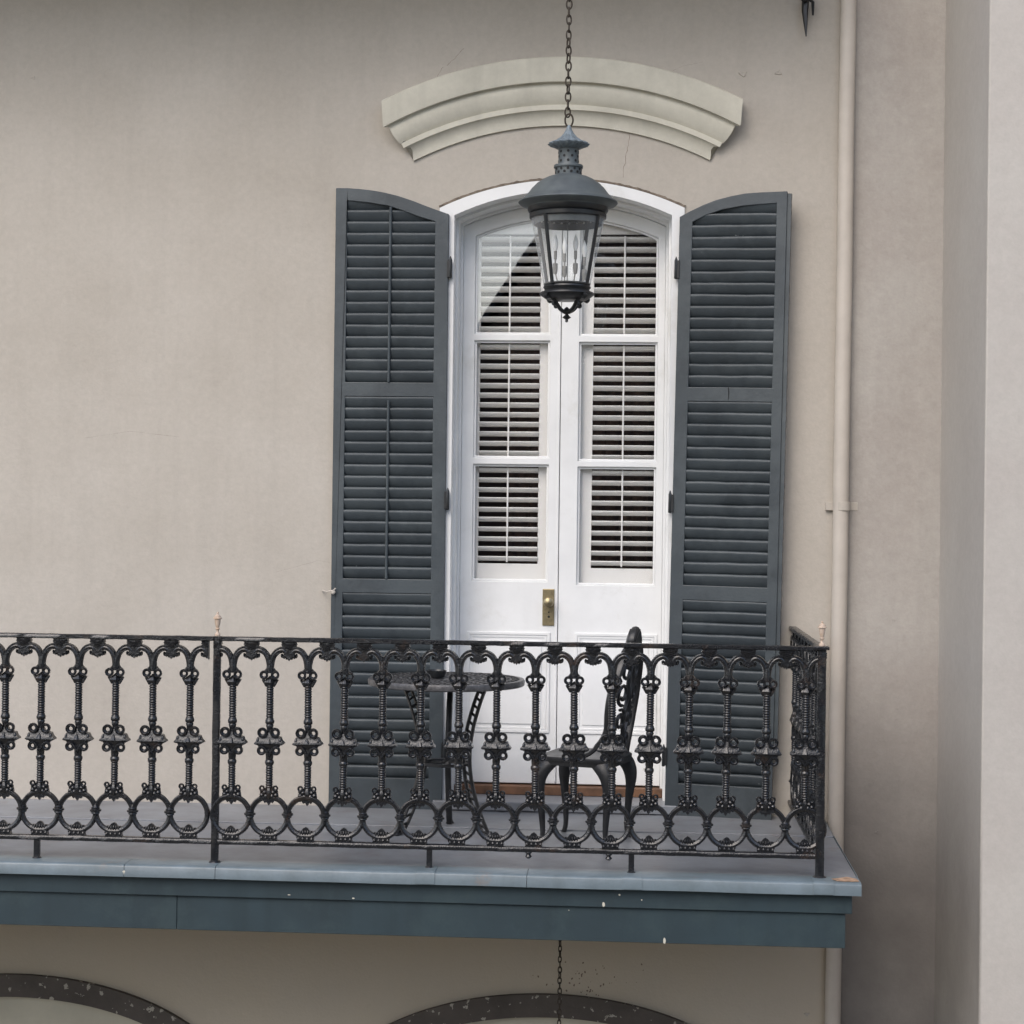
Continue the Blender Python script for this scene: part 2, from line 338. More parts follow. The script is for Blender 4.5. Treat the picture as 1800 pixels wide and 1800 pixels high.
# room behind the door
rb = MB().box(-2.6, 1.2, .36, 4, 3.85, 4.04).box(-2.6, 1.2, .36, 4, 8.0, 8.1).box(-2.6, -2.5, .36, 4, 4.04, 8).box(1.1, 1.2, .36, 4, 4.04, 8).box(-2.5, 1.1, 3.9, 4, 4.04, 8)
rb.build('room', M['room'], house, smooth=False)
# hood moulding
hcx = P(986, 300).x; peak = P(986, 107).z
R1 = 699*k0; hcz = peak-R1
prof = [(699, -.001, 315), (699, .085, 315), (697, .095, 315), (658, .098, 312), (655, .095, 311), (655, .074, 309), (653, .07, 303), (647, .072, 300), (638, .068, 296), (628, .058, 290), (620, .045, 284), (618, .04, 282),
        (618, .052, 281), (609, .052, 277), (609, .046, 274), (606, .036, 266), (600, .024, 262), (592, .016, 262), (584, .014, 261), (584, -.001, 261)]
mb = MB(); n = 64; vs = []; fs = []
for (r, y, xh) in prof:
    for (x, z) in arc(hcx, hcz, r*k0, xh*k0, xh*k0, n): vs.append((x, -y, z))
m_ = len(prof)
for k in range(m_-1):
    for i in range(n): fs.append((k*(n+1)+i, k*(n+1)+i+1, (k+1)*(n+1)+i+1, (k+1)*(n+1)+i))
fs.append(tuple(k*(n+1) for k in range(m_))); fs.append(tuple(k*(n+1)+n for k in range(m_-1, -1, -1)))
mb.add(vs, fs).build('hood_moulding', M['mould'], house, ang=30)
# line of ragged mortar round the door arch
pts = arc(OCX, OCZ, ORAD+.006, (OR-OL)/2+.003, (OR-OL)/2+.003, 90)
mb = MB(); mb.tube([(x+.003*noise.noise(Vector((x*30, 0, 0))), -.002, z+.004*noise.noise(Vector((x*45, 3, 0)))) for x, z in pts], [.007+.006*abs(noise.noise(Vector((x*25, 9, 0)))) for x, z in pts], 6)
mb.build('mortar_line', M['mortar'], house)
# ground floor arch trims and infill
for (cx, cz, a, b) in arches:
    o = ell(cx, cz, a, b, 60); i_ = ell(cx, cz, a-40*k0, b-40*k0, 60)
    MB().poly([(cx-a, .3)]+o+[(cx+a, .3)]+[(cx+a-40*k0, .3)]+i_[::-1]+[(cx-a+40*k0, .3)], (), -.03, .1).build('arch_trim', M['brown'], house, ang=30, bevel=.006)
    i2 = ell(cx, cz, a-41*k0, b-41*k0, 60); i3 = ell(cx, cz, a-80*k0, b-80*k0, 60)
    MB().poly([(cx-a+41*k0, .3)]+i2+[(cx+a-41*k0, .3), (cx+a-80*k0, .3)]+i3[::-1]+[(cx-a+80*k0, .3)], (), .035, .1).build('arch_casing', M['olive'], house, ang=30, bevel=.003)
    MB().poly([(cx-a+78*k0, .3)]+ell(cx, cz, a-78*k0, b-78*k0)+[(cx+a-78*k0, .3)], (), .045, .1).build('arch_panel', M['olive'], house, smooth=False)
# cracks
def crack(pts, w=.0016, name='crack'):
    q = []
    for i in range(len(pts)-1):
        for t in range(6):
            x = pts[i][0]+(pts[i+1][0]-pts[i][0])*t/6+random.uniform(-1.6, 1.6); y = pts[i][1]+(pts[i+1][1]-pts[i][1])*t/6
            p = P(x, y); q.append((p.x, 0, p.z))
    MB().tube(q, [w*random.uniform(.3, 1) for _ in q], 4, dr=.5).build(name, M['crack'], house)
crack([(1108, 222), (1106, 250), (1100, 280), (1093, 318)])
crack([(815, 85), (800, 102), (782, 118)], .001)
# weathered knobs and blemishes in the plaster
for (px, py, r) in ((58, 137, .012), (1306, 130, .02), (1368, 128, .018), (1383, 250, .006), (1556, 592, .007), (1540, 770, .006), (1510, 1180, .008), (1541, 1462, .012), (1533, 1532, .012), (1418, 1783, .014), (1385, 1560, .01), (1570, 1090, .008)):
    p = P(px, py); yy = -.018 if px > 1500 else 0
    mb = MB().lathe([(r, 0), (r*.8, .22*r), (r*.35, .12*r), (.0005, .05*r)], n=9, ripple=lambda a, k: 1+.35*math.sin(3*a+r*900))
    mb.xf(lambda v: Vector((v.x, -v.z, v.y*.7))).build('plaster_blemish', pilm if px > 1500 else M['stucco'], house, loc=(p.x, yy, p.z))

rnd = random.Random(3)
for i in range(46):
    px = rnd.gauss(1045, 45); py = rnd.uniform(1690, 1750)
    p = P(px, py); r = rnd.uniform(.0015, .0048)
    mb = MB().lathe([(r, 0), (r*.7, .0012), (.0003, .0015)], n=6, ripple=lambda a, k: 1+.3*math.sin(2*a+px))
    mb.xf(lambda v: Vector((v.x, -v.z, v.y*1.2))).build('mould_spot', M['crack'], house, loc=(p.x, 0, p.z))
for i in range(70):
    cl_ = rnd.choice([(1600, 1310), (1625, 1400), (1575, 1490), (1590, 1630), (1620, 60), (1560, 560), (1600, 1650), (1545, 900), (1630, 1250), (1580, 1080)])
    px, py = rnd.gauss(cl_[0], 22), rnd.gauss(cl_[1], 60)
    if px > 1648 or px < 1512: continue
    p = P(px, py); r = rnd.uniform(.002, .0075)
    mb = MB().lathe([(r, -.001), (r*.75, .16*r), (r*.3, .05*r), (.0004, .02*r)], n=7, ripple=lambda a, k: 1+.4*math.sin(3*a+px))
    mb.xf(lambda v: Vector((v.x*rnd.choice((1,)), -v.z, v.y*.6+v.x*.4))).build('plaster_blemish', pilm, house, loc=(p.x, -.018, p.z))
crack([(778, 118), (768, 135), (757, 170)], .0009)
crack([(640, 1000), (560, 985), (470, 1010)], .0005)
crack([(1170, 130), (1200, 116), (1240, 108)], .0006)
crack([(150, 770), (230, 758), (330, 770)], .0005)
# neighbouring wing, projecting, at the right
NX = P(1730, 900, -1.15).x
Yf = -1.2
NX = P(1730, 900, Yf).x
nb = empty('neighbour_house', (NX, Yf, 0), 'pale stucco neighbouring house corner projecting at the right edge', 'house')
MB().box(0, 7, 0, 7, 0, 10.5).build('wall', tone_zone(M['stucco2'], 'neighbour_side_stucco', NX+.014, NX+.002, P(1700, 1650, -1).z, P(1700, 1250, -1).z, amt=.55), nb, smooth=False, bevel=.008)  # low shade on the side face is painted into its colour
# gap between houses: closed by a recessed strip
MB().box(XR, NX, 1.2, 1.5, 0, 10.5).build('recess_wall', M['stucco'], house, smooth=False)

# ================================================================ UPPER GALLERY (just out of frame, shades the wall head)
ug = empty('upper_gallery', (0, 0, 0), 'upper gallery above the top of the picture, only its iron bracket tip showing', 'balcony')
UZ = P(900, 0, 0).z+.60
UX = P(1450, 0, -.3).x
MB().box(-9, UX, -1.12, -.002, UZ, UZ+.10).box(-9, UX-.05, -1.10, -1.05, UZ-.08, UZ).build('slab', M['soffit'], ug, smooth=False, bevel=.004)
bx = P(1416, 20, -.06).x
mb = MB()
def q3(px, py, Y): p = P(px, py, Y); return (p.x, p.y, p.z)
mb.tube([(bx, -.03, UZ), (bx, -.03, UZ-.2), q3(1416, 0, -.04), q3(1415, 20, -.05), q3(1417, 64, -.06)], [.016, .018, .019, .017, .003], 6)
mb.tube([q3(1404, -8, -.1), q3(1412, 0, -.08), q3(1422, -2, -.06), q3(1429, 4, -.05), q3(1429, 27, -.04)], [.006, .012, .012, .009, .005], 6)
arcp = [(bx, -.05-.9*math.sin(t*math.pi/2/12), UZ-.35*math.cos(t*math.pi/2/12)-.02) for t in range(13)]
mb.tube(arcp, .016, 6, up=(1, 0, 0))
mb.build('bracket', M['lantern_dark'], ug)

# ================================================================ DOORWAY
YF = -.004; YD = .24
door = empty('french_door', (DCX, YD, ZD0), 'tall white arched double door with glazed upper panes in a white frame', 'door')
def rel(o, parent): o.location = o.location-parent.location; return o
def path(ins):
    c, cz, r, A_ = seg(IL+ins, IR-ins, DCZ+math.sqrt((DRAD-ins)**2-(hw-ins)**2), DCZ+DRAD-ins)
    return [(IL+ins, ZD0)]+A_+[(IR-ins, ZD0)]
def ringp(o, i, y0, y1): return MB().poly(o+i[::-1], (), y0, y1)
ringp(opening, path(0), -.012, .10).build('door_frame', M['white'], door, loc=-door.location, bevel=.005, ang=30)
ringp([(OL+.004, ZD0)]+[(x, z-.004) for x, z in OARC][1:-1]+[(OR-.004, ZD0)], path(.013), .1002, .36).build('jamb', M['white'], door, loc=-door.location, ang=30, bevel=.003)
ringp(path(.0132), path(.026), YD-.03, YD+.06).build('door_stop', M['white'], door, loc=-door.location, ang=30, bevel=.003)
zdb = P(985, 1378, YD).z
xm = P(985, 700, YD).x
def leaf(xa, xb, side):
    """xa left edge, xb right edge. side -1 left, 1 right"""
    ins = .0275
    def topz(x): return DCZ+math.sqrt((DRAD-ins)**2-(x-DCX)**2)
    nn = 16
    o = [(xa, zdb), (xa, topz(xa))]+[(xa+(xb-xa)*i/nn, topz(xa+(xb-xa)*i/nn)) for i in range(1, nn)]+[(xb, topz(xb)), (xb, zdb)]
    gx = (P(833, 700, YD).x, P(966, 700, YD).x) if side < 0 else (P(1017, 700, YD).x, P(1155, 700, YD).x)
    rows = [(588, 385), (806, 599), (1023, 817)] if side < 0 else [(590, 385), (810, 601), (1028, 820)]
    hl = []; rects = []
    for k, (yb, yt) in enumerate(rows):
        z0 = P(985, yb, YD).z; z1 = P(985, yt, YD).z
        if k == 0:
            tz = lambda x: DCZ+math.sqrt((DRAD-ins-.07)**2-(x-DCX)**2)
            h = [(gx[0], z0), (gx[0], tz(gx[0]))]+[(gx[0]+(gx[1]-gx[0])*i/10, tz(gx[0]+(gx[1]-gx[0])*i/10)) for i in range(1, 10)]+[(gx[1], tz(gx[1])), (gx[1], z0)]
            z1 = max(tz(gx[0]), tz(gx[1]))
        else: h = [(gx[0], z0), (gx[0], z1), (gx[1], z1), (gx[1], z0)]
        hl.append(h); rects.append((z0, z1))
    lf = MB().poly(o, hl, YD, YD+.045).build('door_leaf', M['white'], door, loc=-door.location, smooth=False, bevel=.003)
    for k, h in enumerate(hl):
        # glazing bead and glass
        cxh = sum(p[0] for p in h)/len(h); czh = (rects[k][0]+rects[k][1])/2
        inner = []
        for (x, z) in h:
            sx = -.012 if x > cxh else .012; sz = -.012 if z > czh else .012
            if abs(x-gx[0]) > .001 and abs(x-gx[1]) > .001: sx = 0
            inner.append((x+sx, z+sz))
        MB().poly(h, [inner], YD+.016, YD+.03).build('glazing_bead', M['white'], lf, smooth=False, bevel=.003)
        MB().poly(inner, (), YD+.022, YD+.026).build('glass_pane', M['glass'], lf, smooth=False)
    # raised lower panel mouldings
    px = (P(820, 1200, YD).x, P(966, 1200, YD).x) if side < 0 else (P(1009, 1200, YD).x, P(1154, 1200, YD).x)
    pz = (P(985, 1289, YD).z, P(985, 1112, YD).z)
    def rr(t): return [(px[0]+t, pz[0]+t), (px[0]+t, pz[1]-t), (px[1]-t, pz[1]-t), (px[1]-t, pz[0]+t)]
    MB().poly(rr(0), [rr(.016)], YD-.008, YD+.001).poly(rr(.0165), [rr(.03)], YD-.004, YD+.001).build('panel_moulding', M['white'], lf, smooth=False, bevel=.003)
    MB().poly(rr(.045), (), YD-.005, YD+.001).build('raised_panel', M['white'], lf, smooth=False, bevel=.004)
    return lf
xl = DL+.0265; xr = DR-.0265
lfL = leaf(xl, xm-.001, -1); lfR = leaf(xm+.002, xr, 1)
MB().box(xm-.012, xm-.0015, YD-.006, YD, zdb+.01, spring+.05).build('astragal', M['white'], lfL, smooth=False, bevel=.002)
# handle
a0 = P(954, 1035, YD); a1 = P(974, 1100, YD)
hp = MB().box(a0.x, a1.x, YD-.007, YD, a1.z, a0.z).build('handle_plate', M['brass'], lfL, smooth=False, bevel=.003)
kn = P(965, 1058, YD)
mb = MB().lathe([(.012, 0), (.010, .006), (.008, .03), (.014, .036), (.024, .044), (.027, .055), (.024, .066), (.014, .073), (.001, .075)], n=20)
mb.xf(lambda v: Vector((v.x, -v.z, v.y))); mb.build('door_knob', M['brass'], lfL, loc=(kn.x, YD-.007, kn.z))
mb = MB()
for (zz, r) in ((P(965, 1076, YD).z, .004), (P(965, 1084, YD).z, .006)):
    mb.lathe([(r, 0), (r, .003), (r*.6, .004)], n=10, z0=0)
    st = len(mb.v)-30
    for i in range(st, len(mb.v)): v = mb.v[i]; mb.v[i] = (kn.x+v[0], YD-.006-v[2], zz+v[1])
mb.build('keyhole', M['crease'], lfL)
# threshold and stone sill
t0 = P(985, 1379, YD).z; t1 = P(985, 1406, .05).z
MB().box(DL+.0135, DR-.0135, YD-.05, YD+.09, t1+.0, zdb-.008).build('threshold', M['wood'], door, loc=-door.location, smooth=False, bevel=.004)
MB().box(OL+.005, OR-.005, -.06, YD+.08, P(985, 1428, -.06).z, t1-.001).build('door_sill', M['deck'], door, loc=-door.location, smooth=False, bevel=.005)
# interior plantation shutters behind the glass
for side, (xa, xb), (la, lb), nm in ((-1, (828, 968), (843, 948), 'left'), (1, (1013, 1160), (1042, 1151), 'right')):
    YS = YD+.062
    z_b = P(985, 1034, YS).z; z_t = P(985, 352, YS).z
    X0, X1 = P(xa, 700, YS).x, P(xb, 700, YS).x; L0, L1 = P(la, 700, YS).x, P(lb, 700, YS).x
    if side > 0: rows = [(590, 412), (812, 604), (998, 822)]
    else: rows = [(588, 412), (806, 602), (992, 819)]
    it = empty('interior_shutter', ((X0+X1)/2, YS, z_b), 'white interior louvred shutter behind the %s door leaf glass' % nm, 'interior shutter', 'white interior shutters behind the door glass')
    hl = [[(L0, P(985, b, YS).z), (L0, P(985, t, YS).z), (L1, P(985, t, YS).z), (L1, P(985, b, YS).z)] for b, t in rows]
    MB().poly([(X0, z_b), (X0, z_t), (X1, z_t), (X1, z_b)], hl, YS, YS+.028).build('shutter_frame', M['louver'], it, loc=-it.location, smooth=False, bevel=.002)
    for h in hl:
        z0, z1 = h[0][1], h[1][1]; mb = MB(); nl = round((z1-z0)/.0535); pit = (z1-z0)/nl
        for k in range(nl):
            zc = z0+pit*(k+.5); t = R_(15); w2 = .034
            pr = []
            for a in range(12):
                q = 2*math.pi*a/12; u = w2*math.cos(q); v = .0105*math.sin(q)
                pr.append((u*math.cos(t)-v*math.sin(t), u*math.sin(t)+v*math.cos(t)))
            vs = [(x, YS+.014+u, zc-v2) for x in (L0+.001, L1-.001) for (u, v2) in pr]
            mb.add(vs, [(i, (i+1) % 12, 12+(i+1) % 12, 12+i) for i in range(12)]+[tuple(range(12)), tuple(range(23, 11, -1))])
        sl_ = mb.build('louver_slats', M['louver'], it, loc=-it.location)
        xc = (L0+L1)/2-.002
        MB().box(xc-.0045, xc+.0045, YS-.024, YS-.016, z0+.008, z1-.012).build('tilt_rod', M['louver'], it, loc=-it.location, smooth=False, bevel=.002)
# drape in the dark room
mb = MB(); pts = []
n = 60
vs = []
for i in range(n+1):
    x = DR-.9+.8*i/n; y = 1.0+.03*math.sin(i*1.1)+.02*math.sin(i*.43)
    vs += [(x, y, 4.1), (x+.02*math.sin(i), y, 7.6)]
mb.add(vs, [(2*i, 2*i+2, 2*i+3, 2*i+1) for i in range(n)])
dr = mb.build('curtain', M['curtain']); tag(dr, 'dim brown curtain in the dark room behind the right door leaf', 'curtain')
sm = dr.modifiers.new('thick', 'SOLIDIFY'); sm.thickness = .004

# ================================================================ EXTERIOR SHUTTERS
def shutter(name, label, hinge, mirror_, yaw, sag, prof, zb, width, stile, secs, inner, rod, group, pitch=.0583, edge_chips=False):
    """local frame: u (0 hinge .. width), z from bottom; thickness 0..-.04 towards the viewer"""
    root = empty(name, hinge, label, 'shutter', group)
    sgn = -1 if mirror_ else 1
    rot = Matrix.Rotation(yaw*(-1 if not mirror_ else 1), 4, 'Z') @ Matrix.Rotation(sag, 4, 'Y')
    root.rotation_euler = rot.to_euler()
    T = .036
    def fx(v): return Vector((sgn*v.x, v.y, v.z))
    out = [(0, 0)]+prof+[(width, 0)]
    hl = []
    for k, (z0, z1) in enumerate(secs):
        if k == 0: hl.append([(stile[0], z0)]+inner+[(width-stile[1], z0)])
        else: hl.append([(stile[0], z0), (stile[0], z1), (width-stile[1], z1), (width-stile[1], z0)])
    mb = MB().poly(out, hl, -T, 0); mb.xf(fx)
    fr = mb.build('frame', M['green'], root, smooth=False, bevel=.003)
    for k, (z0, z1) in enumerate(secs):
        mb = MB(); zt = max(z for _, z in inner)+.01 if k == 0 else z1
        nl = round((zt-z0)/pitch); pt = (zt-z0)/nl
        L0, L1 = stile[0]-.004, width-stile[1]+.004
        for j in range(nl):
            zl = z0+pt*j; za, zb_ = zl-.006, zl+pt+.001
            # curved slat, its head leaning out and its foot tucked behind the one below
            rows = []
            for a, (dy, f) in enumerate(((-.004, -.03), (-.013, .12), (-.021, .32), (-.0275, .55), (-.032, .78), (-.0335, .92), (-.030, 1.02), (-.020, 1.06), (-.006, .6), (-.001, -.03))):
                rows.append((dy, zl+pt*f))
            mm = 7; vs = []
            ph = random.uniform(0, 90); jt = random.uniform(-.0022, .0022); jr = random.uniform(-.0016, .0016)*(2.2 if edge_chips else 1)
            for i in range(mm):
                x = L0+(L1-L0)*i/(mm-1)
                for (dy, z) in rows:
                    zz = z+(.0032 if edge_chips else .0016)*noise.noise(Vector((x*9, ph, 0)))+jr*(x/width-.5)
                    if k == 0:
                        # clip under the arched head
                        zi = None
                        for q in range(len(inner)-1):
                            if inner[q][0] <= x+1e-6 <= inner[q+1][0]+.02:
                                tt = (x-inner[q][0])/(inner[q+1][0]-inner[q][0]); zi = inner[q][1]+(inner[q+1][1]-inner[q][1])*min(1, max(0, tt)); break
                        if zi is None: zi = inner[0][1] if x < inner[0][0] else inner[-1][1]
                        zz = min(zz, zi+.006)
                    vs.append((x, dy+jt*(1 if dy < -.01 else 0), zz))
            nr = len(rows); fs = []
            for i in range(mm-1):
                for r in range(nr):
                    r2 = (r+1) % nr; fs.append((i*nr+r, i*nr+r2, (i+1)*nr+r2, (i+1)*nr+r))
            fs += [tuple(range(nr)), tuple((mm-1)*nr+r for r in range(nr))]
            mb.add(vs, fs)
        mb.xf(fx); mb.build('louver_panel', M['green'], root, ang=50, weld=False)
        if rod and k < 2:
            xr_ = rod; zt_ = zt-.02
            if k == 0:
                for q in range(len(inner)-1):
                    if inner[q][0] <= rod <= inner[q+1][0]: zt_ = inner[q][1]+(inner[q+1][1]-inner[q][1])*(rod-inner[q][0])/(inner[q+1][0]-inner[q][0])-.002
            mb = MB().tube([(xr_, -.036, z0+.002), (xr_, -.036, zt_)], .0075, 8); mb.xf(fx); mb.build('tilt_rod', M['green'], root)
    # strap hinges
    for zz in (.32, 1.62, 2.82):
        mb = MB().box(-.016, .006, -.044, -.012, zz-.045, zz+.045)
        mb.lathe([(.007, -.05), (.009, -.045), (.009, .045), (.007, .05), (.002, .065)], cx=-.012, cy=-.038, n=8, z0=zz)
        mb.xf(fx); mb.build('hinge', M['lantern_dark'], root, bevel=.002)
    return root
YSL = -.045
def loc2(px, py, Y, org, sgn): p = P(px, py, Y); return (sgn*(p.x-org[0]), p.z-org[2])
# left shutter
hb = P(776, 1430, YSL); orgL = (hb.x, -.004, hb.z)
cv = lambda L, s, o: [loc2(x, y, YSL, o, s) for x, y in L]
pl = cv([(785, 376), (766, 368), (747, 361), (724, 352), (700, 344), (676, 338), (653, 334), (630, 331.5), (609, 330), (590, 330)], -1, orgL)
il = cv([(758, 389), (735, 380), (708, 370), (681, 361), (650, 356), (611, 352)], -1, orgL)
wl = (orgL[0]-P(582, 1000, YSL).x)
pl[0] = (0, pl[0][1]); pl[-1] = (wl, pl[-1][1])
st = (24/341.5, 21/341.5); il[0] = (st[0], il[0][1]); il[-1] = (wl-st[1], il[-1][1])
zz = lambda y: P(690, y, YSL).z-orgL[2]
rootL = shutter('window_shutter', 'dark grey-green louvred shutter left of the door, with two tilt rods', (orgL[0], orgL[1], orgL[2]), True, .0, 0, pl, 0, wl, st,
        [(zz(672), 0), (zz(1018), zz(697)), (zz(1368), zz(1043))], il, orgL[0]-P(685, 500, YSL).x, 'louvred shutters folded open beside the door')
# right shutter
hb = P(1168, 1440, YSL); orgR = (hb.x+.004, -.006, hb.z)
SAG = .014; YW = .14
def cR(L, o=orgR):
    out = []
    for x, y in L:
        # undo perspective by intersecting the ray with the shutter's own plane
        d_ = P(x, y, 0)-CAMPOS; nrm = Vector((math.sin(YW), math.cos(YW), 0)); o3 = Vector((o[0], o[1]-.036, o[2]))
        t = (o3-CAMPOS).dot(nrm)/d_.dot(nrm); p = CAMPOS+d_*t-o3
        u = p.x*math.cos(YW)-p.y*math.sin(YW); z = p.z
        out.append((u*math.cos(SAG)-z*math.sin(SAG), u*math.sin(SAG)+z*math.cos(SAG)))
    return out
pr_ = cR([(1192, 381), (1215, 371), (1238, 360), (1261, 351), (1285, 345), (1310, 340), (1336, 338), (1361, 337), (1386, 336)])
ir_ = cR([(1216, 390), (1243, 378), (1273, 368), (1305, 362), (1340, 359), (1371, 357)])
wr = pr_[-1][0]; off = pr_[0][0]
pr_[0] = (0, pr_[0][1]); sR = (23/343, 18/343)
ir_[0] = (sR[0], ir_[0][1]); ir_[-1] = (wr-sR[1], ir_[-1][1])
zr = lambda y, x=1280: cR([(x, y)])[0][1]
rootR = shutter('window_shutter', 'dark grey-green louvred shutter right of the door, cracked middle rail and rough outer edge', orgR, False, YW, SAG, pr_, 0, wr, sR,
        [(zr(681), 0), (zr(1031), zr(706)), (zr(1382), zr(1057))], ir_, None, 'louvred shutters folded open beside the door', edge_chips=True)
# crack in the middle rail, rough putty blobs down the outer edge
cx_, cz_ = cR([(1282, 692)])[0]
MB().tube([(cx_, -.0365, cz_-.035), (cx_+.003, -.0365, cz_), (cx_-.001, -.0365, cz_+.034)], [.001, .0028, .002], 5).build('rail_crack', M['crease'], rootR)
mb = MB(); vs = []; zt_e = pr_[-1][1]-.01; n_ = 150
for i in range(n_+1):
    z = .35+(zt_e-.35)*i/n_; e_ = (.0035 if 1.0 < z < 2.3 else .0012)
    for (a_, b_) in ((0, -.006), (0, -.028), (.020, -.030), (.022, -.006)):
        vs.append((wr+.0005+a_+(e_*noise.noise(Vector((z*70, a_*90, 0))) if a_ else 0), b_-abs(e_*noise.noise(Vector((z*60, 7, a_*50)))), z))
fs = [(i*4+r, i*4+(r+1) % 4, i*4+4+(r+1) % 4, i*4+4+r) for i in range(n_) for r in range(4)]+[(0, 1, 2, 3), tuple(n_*4+r for r in (3, 2, 1, 0))]
mb.add(vs, fs).build('edge_strip', M['green'], rootR, ang=60)

# shutter dog on the wall at left
sd = P(575, 1040); e = empty('shutter_dog', (sd.x, 0, sd.z), 'small pale iron hook holding the left shutter to the wall', 'hook')
def hk(px, py, Y): p = P(px, py, Y); return (p.x-sd.x, p.y, p.z-sd.z)
MB().tube([hk(567, 1038, 0), hk(567, 1038, -.03), hk(574, 1040, -.05), hk(586, 1038, -.06), hk(590, 1034, -.06)], .004, 6).build('hook_arm', M['pipe'], e)
MB().lathe([(.009, 0), (.012, .006), (.006, .012)], n=8).xf(lambda v: Vector((v.x+hk(589, 1037, 0)[0], -.052-v.z, v.y))).build('hook_plate', M['pipe'], e)

# ================================================================ DOWNSPOUT
pt_, pb_ = P(1491.5, 0, -.06), P(1464, 1800, -.06)
dl = Vector((pb_.x-pt_.x, 0, pb_.z-pt_.z)); up_ = pt_-dl*.35; dn = pt_+dl*1.9
ds = empty('downspout', (dn.x, 0, .0), 'beige painted downspout running down the wall beside the balcony end', 'drain pipe')
mb = MB(); segs = [up_+(dn-up_)*t/30 for t in range(31)]
mb.tube([(p.x-dn.x+.0012*math.sin(i*1.7), -.058, max(p.z, .05)) for i, p in enumerate(segs)], .040, 24, dr=.95)
mb.build('pipe', M['pipe'], ds)
for yb in (890, 200-420):
    p = P(1480, yb, -.06); 
    MB().box(p.x-.078, p.x+.084, -.0205, -.001, p.z-.021, p.z+.021).lathe([(.0415, -.022), (.0415, .022)], cx=p.x, cy=-.058, n=24, z0=p.z).xf(lambda v: v-Vector((dn.x, 0, 0))).build('pipe_strap', M['stucco'], ds, bevel=.002)
for yb in ():
    p = P(1480, yb, -.06); MB().lathe([(.043, -.05), (.045, -.045), (.045, .0), (.0405, .004)], cx=p.x-dn.x, cy=-.058, n=24, z0=p.z).build('pipe_joint', M['pipe'], ds) if yb > 1000 else None

# ================================================================ BALCONY
YE = -1.60                                 # front edge of the flashing
eR = P(1515, 1556.7, YE); eL = P(0, 1513, YE)
zE = (eR.z+eL.z)/2; zW = P(980, 1428).z-.0   # deck height at edge and at wall
BXR = eR.x; BXL = -6.5
balc = empty('balcony', ((BXL+BXR)/2, 0, zE), 'long blue-grey painted wooden balcony with a metal-edged deck', 'balcony')
def deckz(y): return zW+(zE-zW)*(-y/-YE)
def slab(y0, y1, dz0, dz1, x0, x1):
    mb = MB(); nx = 40; vs = []
    for i in range(nx+1):
        x = x0+(x1-x0)*i/nx; w = .002*noise.noise(Vector((x*1.7, 1, 0)))
        for (y, dz) in ((y0, dz1), (y1, dz1), (y1, dz0), (y0, dz0)): vs.append((x, y, deckz(y)+dz+w))
    fs = []
    for i in range(nx):
        for r in range(4): fs.append((i*4+r, i*4+(r+1) % 4, i*4+4+(r+1) % 4, i*4+4+r))
    fs += [(0, 1, 2, 3), tuple(nx*4+r for r in (3, 2, 1, 0))]
    return mb.add(vs, fs)
bl = -balc.location
slab(-.0, -.52, -.045, .006, BXL, BXR-.004).build('deck_board', M['deck'], balc, loc=bl, smooth=False, bevel=.003)
slab(-.524, -1.46, -.045, 0, BXL, BXR-.004).build('deck_board', M['deck'], balc, loc=bl, smooth=False, bevel=.003)
slab(-1.30, -.0, -.05, -.0455, BXL, BXR-.03).build('soffit', M['soffit'], balc, loc=bl, smooth=False)
# flashing in lengths, folded over the edge
def flashing(x0, x1, dz=0, t=.0):
    mb = MB(); nx = max(2, int((x1-x0)/.12)); pr = [(-1.462, .002), (-1.50, .003+dz), (YE+.015, .003+dz), (YE+.004, -.001), (YE, -.008), (YE-.002, -.05), (YE+.012, -.052), (YE+.03, -.03), (-1.462, -.03)]
    vs = []
    for i in range(nx+1):
        x = x0+(x1-x0)*i/nx
        for (y, dz_) in pr: vs.append((x, y-t+.0025*noise.noise(Vector((x*3, dz_*9, 2))), deckz(y)+dz_+t+.0035*noise.noise(Vector((x*2.3, 5, 0)))))
    n_ = len(pr); fs = []
    for i in range(nx):
        for r in range(n_): fs.append((i*n_+r, i*n_+(r+1) % n_, (i+1)*n_+(r+1) % n_, (i+1)*n_+r))
    fs += [tuple(range(n_)), tuple(nx*n_+r for r in range(n_-1, -1, -1))]
    return mb.add(vs, fs)
fx_ = [BXL]+[P(x, 1540, YE).x for x in (218, 378, 926, 1462)]+[BXR]
for i in range(len(fx_)-1):
    flashing(fx_[i]+(.0012 if i else 0), fx_[i+1]-.0012).build('edge_flashing', M['flash'], balc, loc=bl, ang=50)
for (a, b) in ((731, 764), (1094, 1129), (1430, 1466)):
    flashing(P(a, 1540, YE).x, P(b, 1540, YE).x, t=.003).build('flashing_patch', M['flash'], balc, loc=bl, ang=50)
p0 = P(1468, 1550, YE).x
MB().poly([(p0+.01, 0), (p0+.06, -.006), (BXR-.008, .0), (BXR-.014, .05), (BXR-.04, .075), (p0+.06, .085), (p0+.03, .06), (p0-.01, .04)], (), 0, .002).xf(lambda v: Vector((v.x, YE+.03+v.z, deckz(YE+.03+v.z)+.005+v.y))).build('rust_patch', M['rust'], balc, loc=bl, smooth=False)
# right side edge trim
MB().box(BXR-.003, BXR, -1.46, 0, zE-.05, zE+.004).xf(lambda v: Vector((v.x, v.y, v.z+deckz(v.y)-zE))).build('side_flashing', M['flash'], balc, loc=bl, smooth=False)
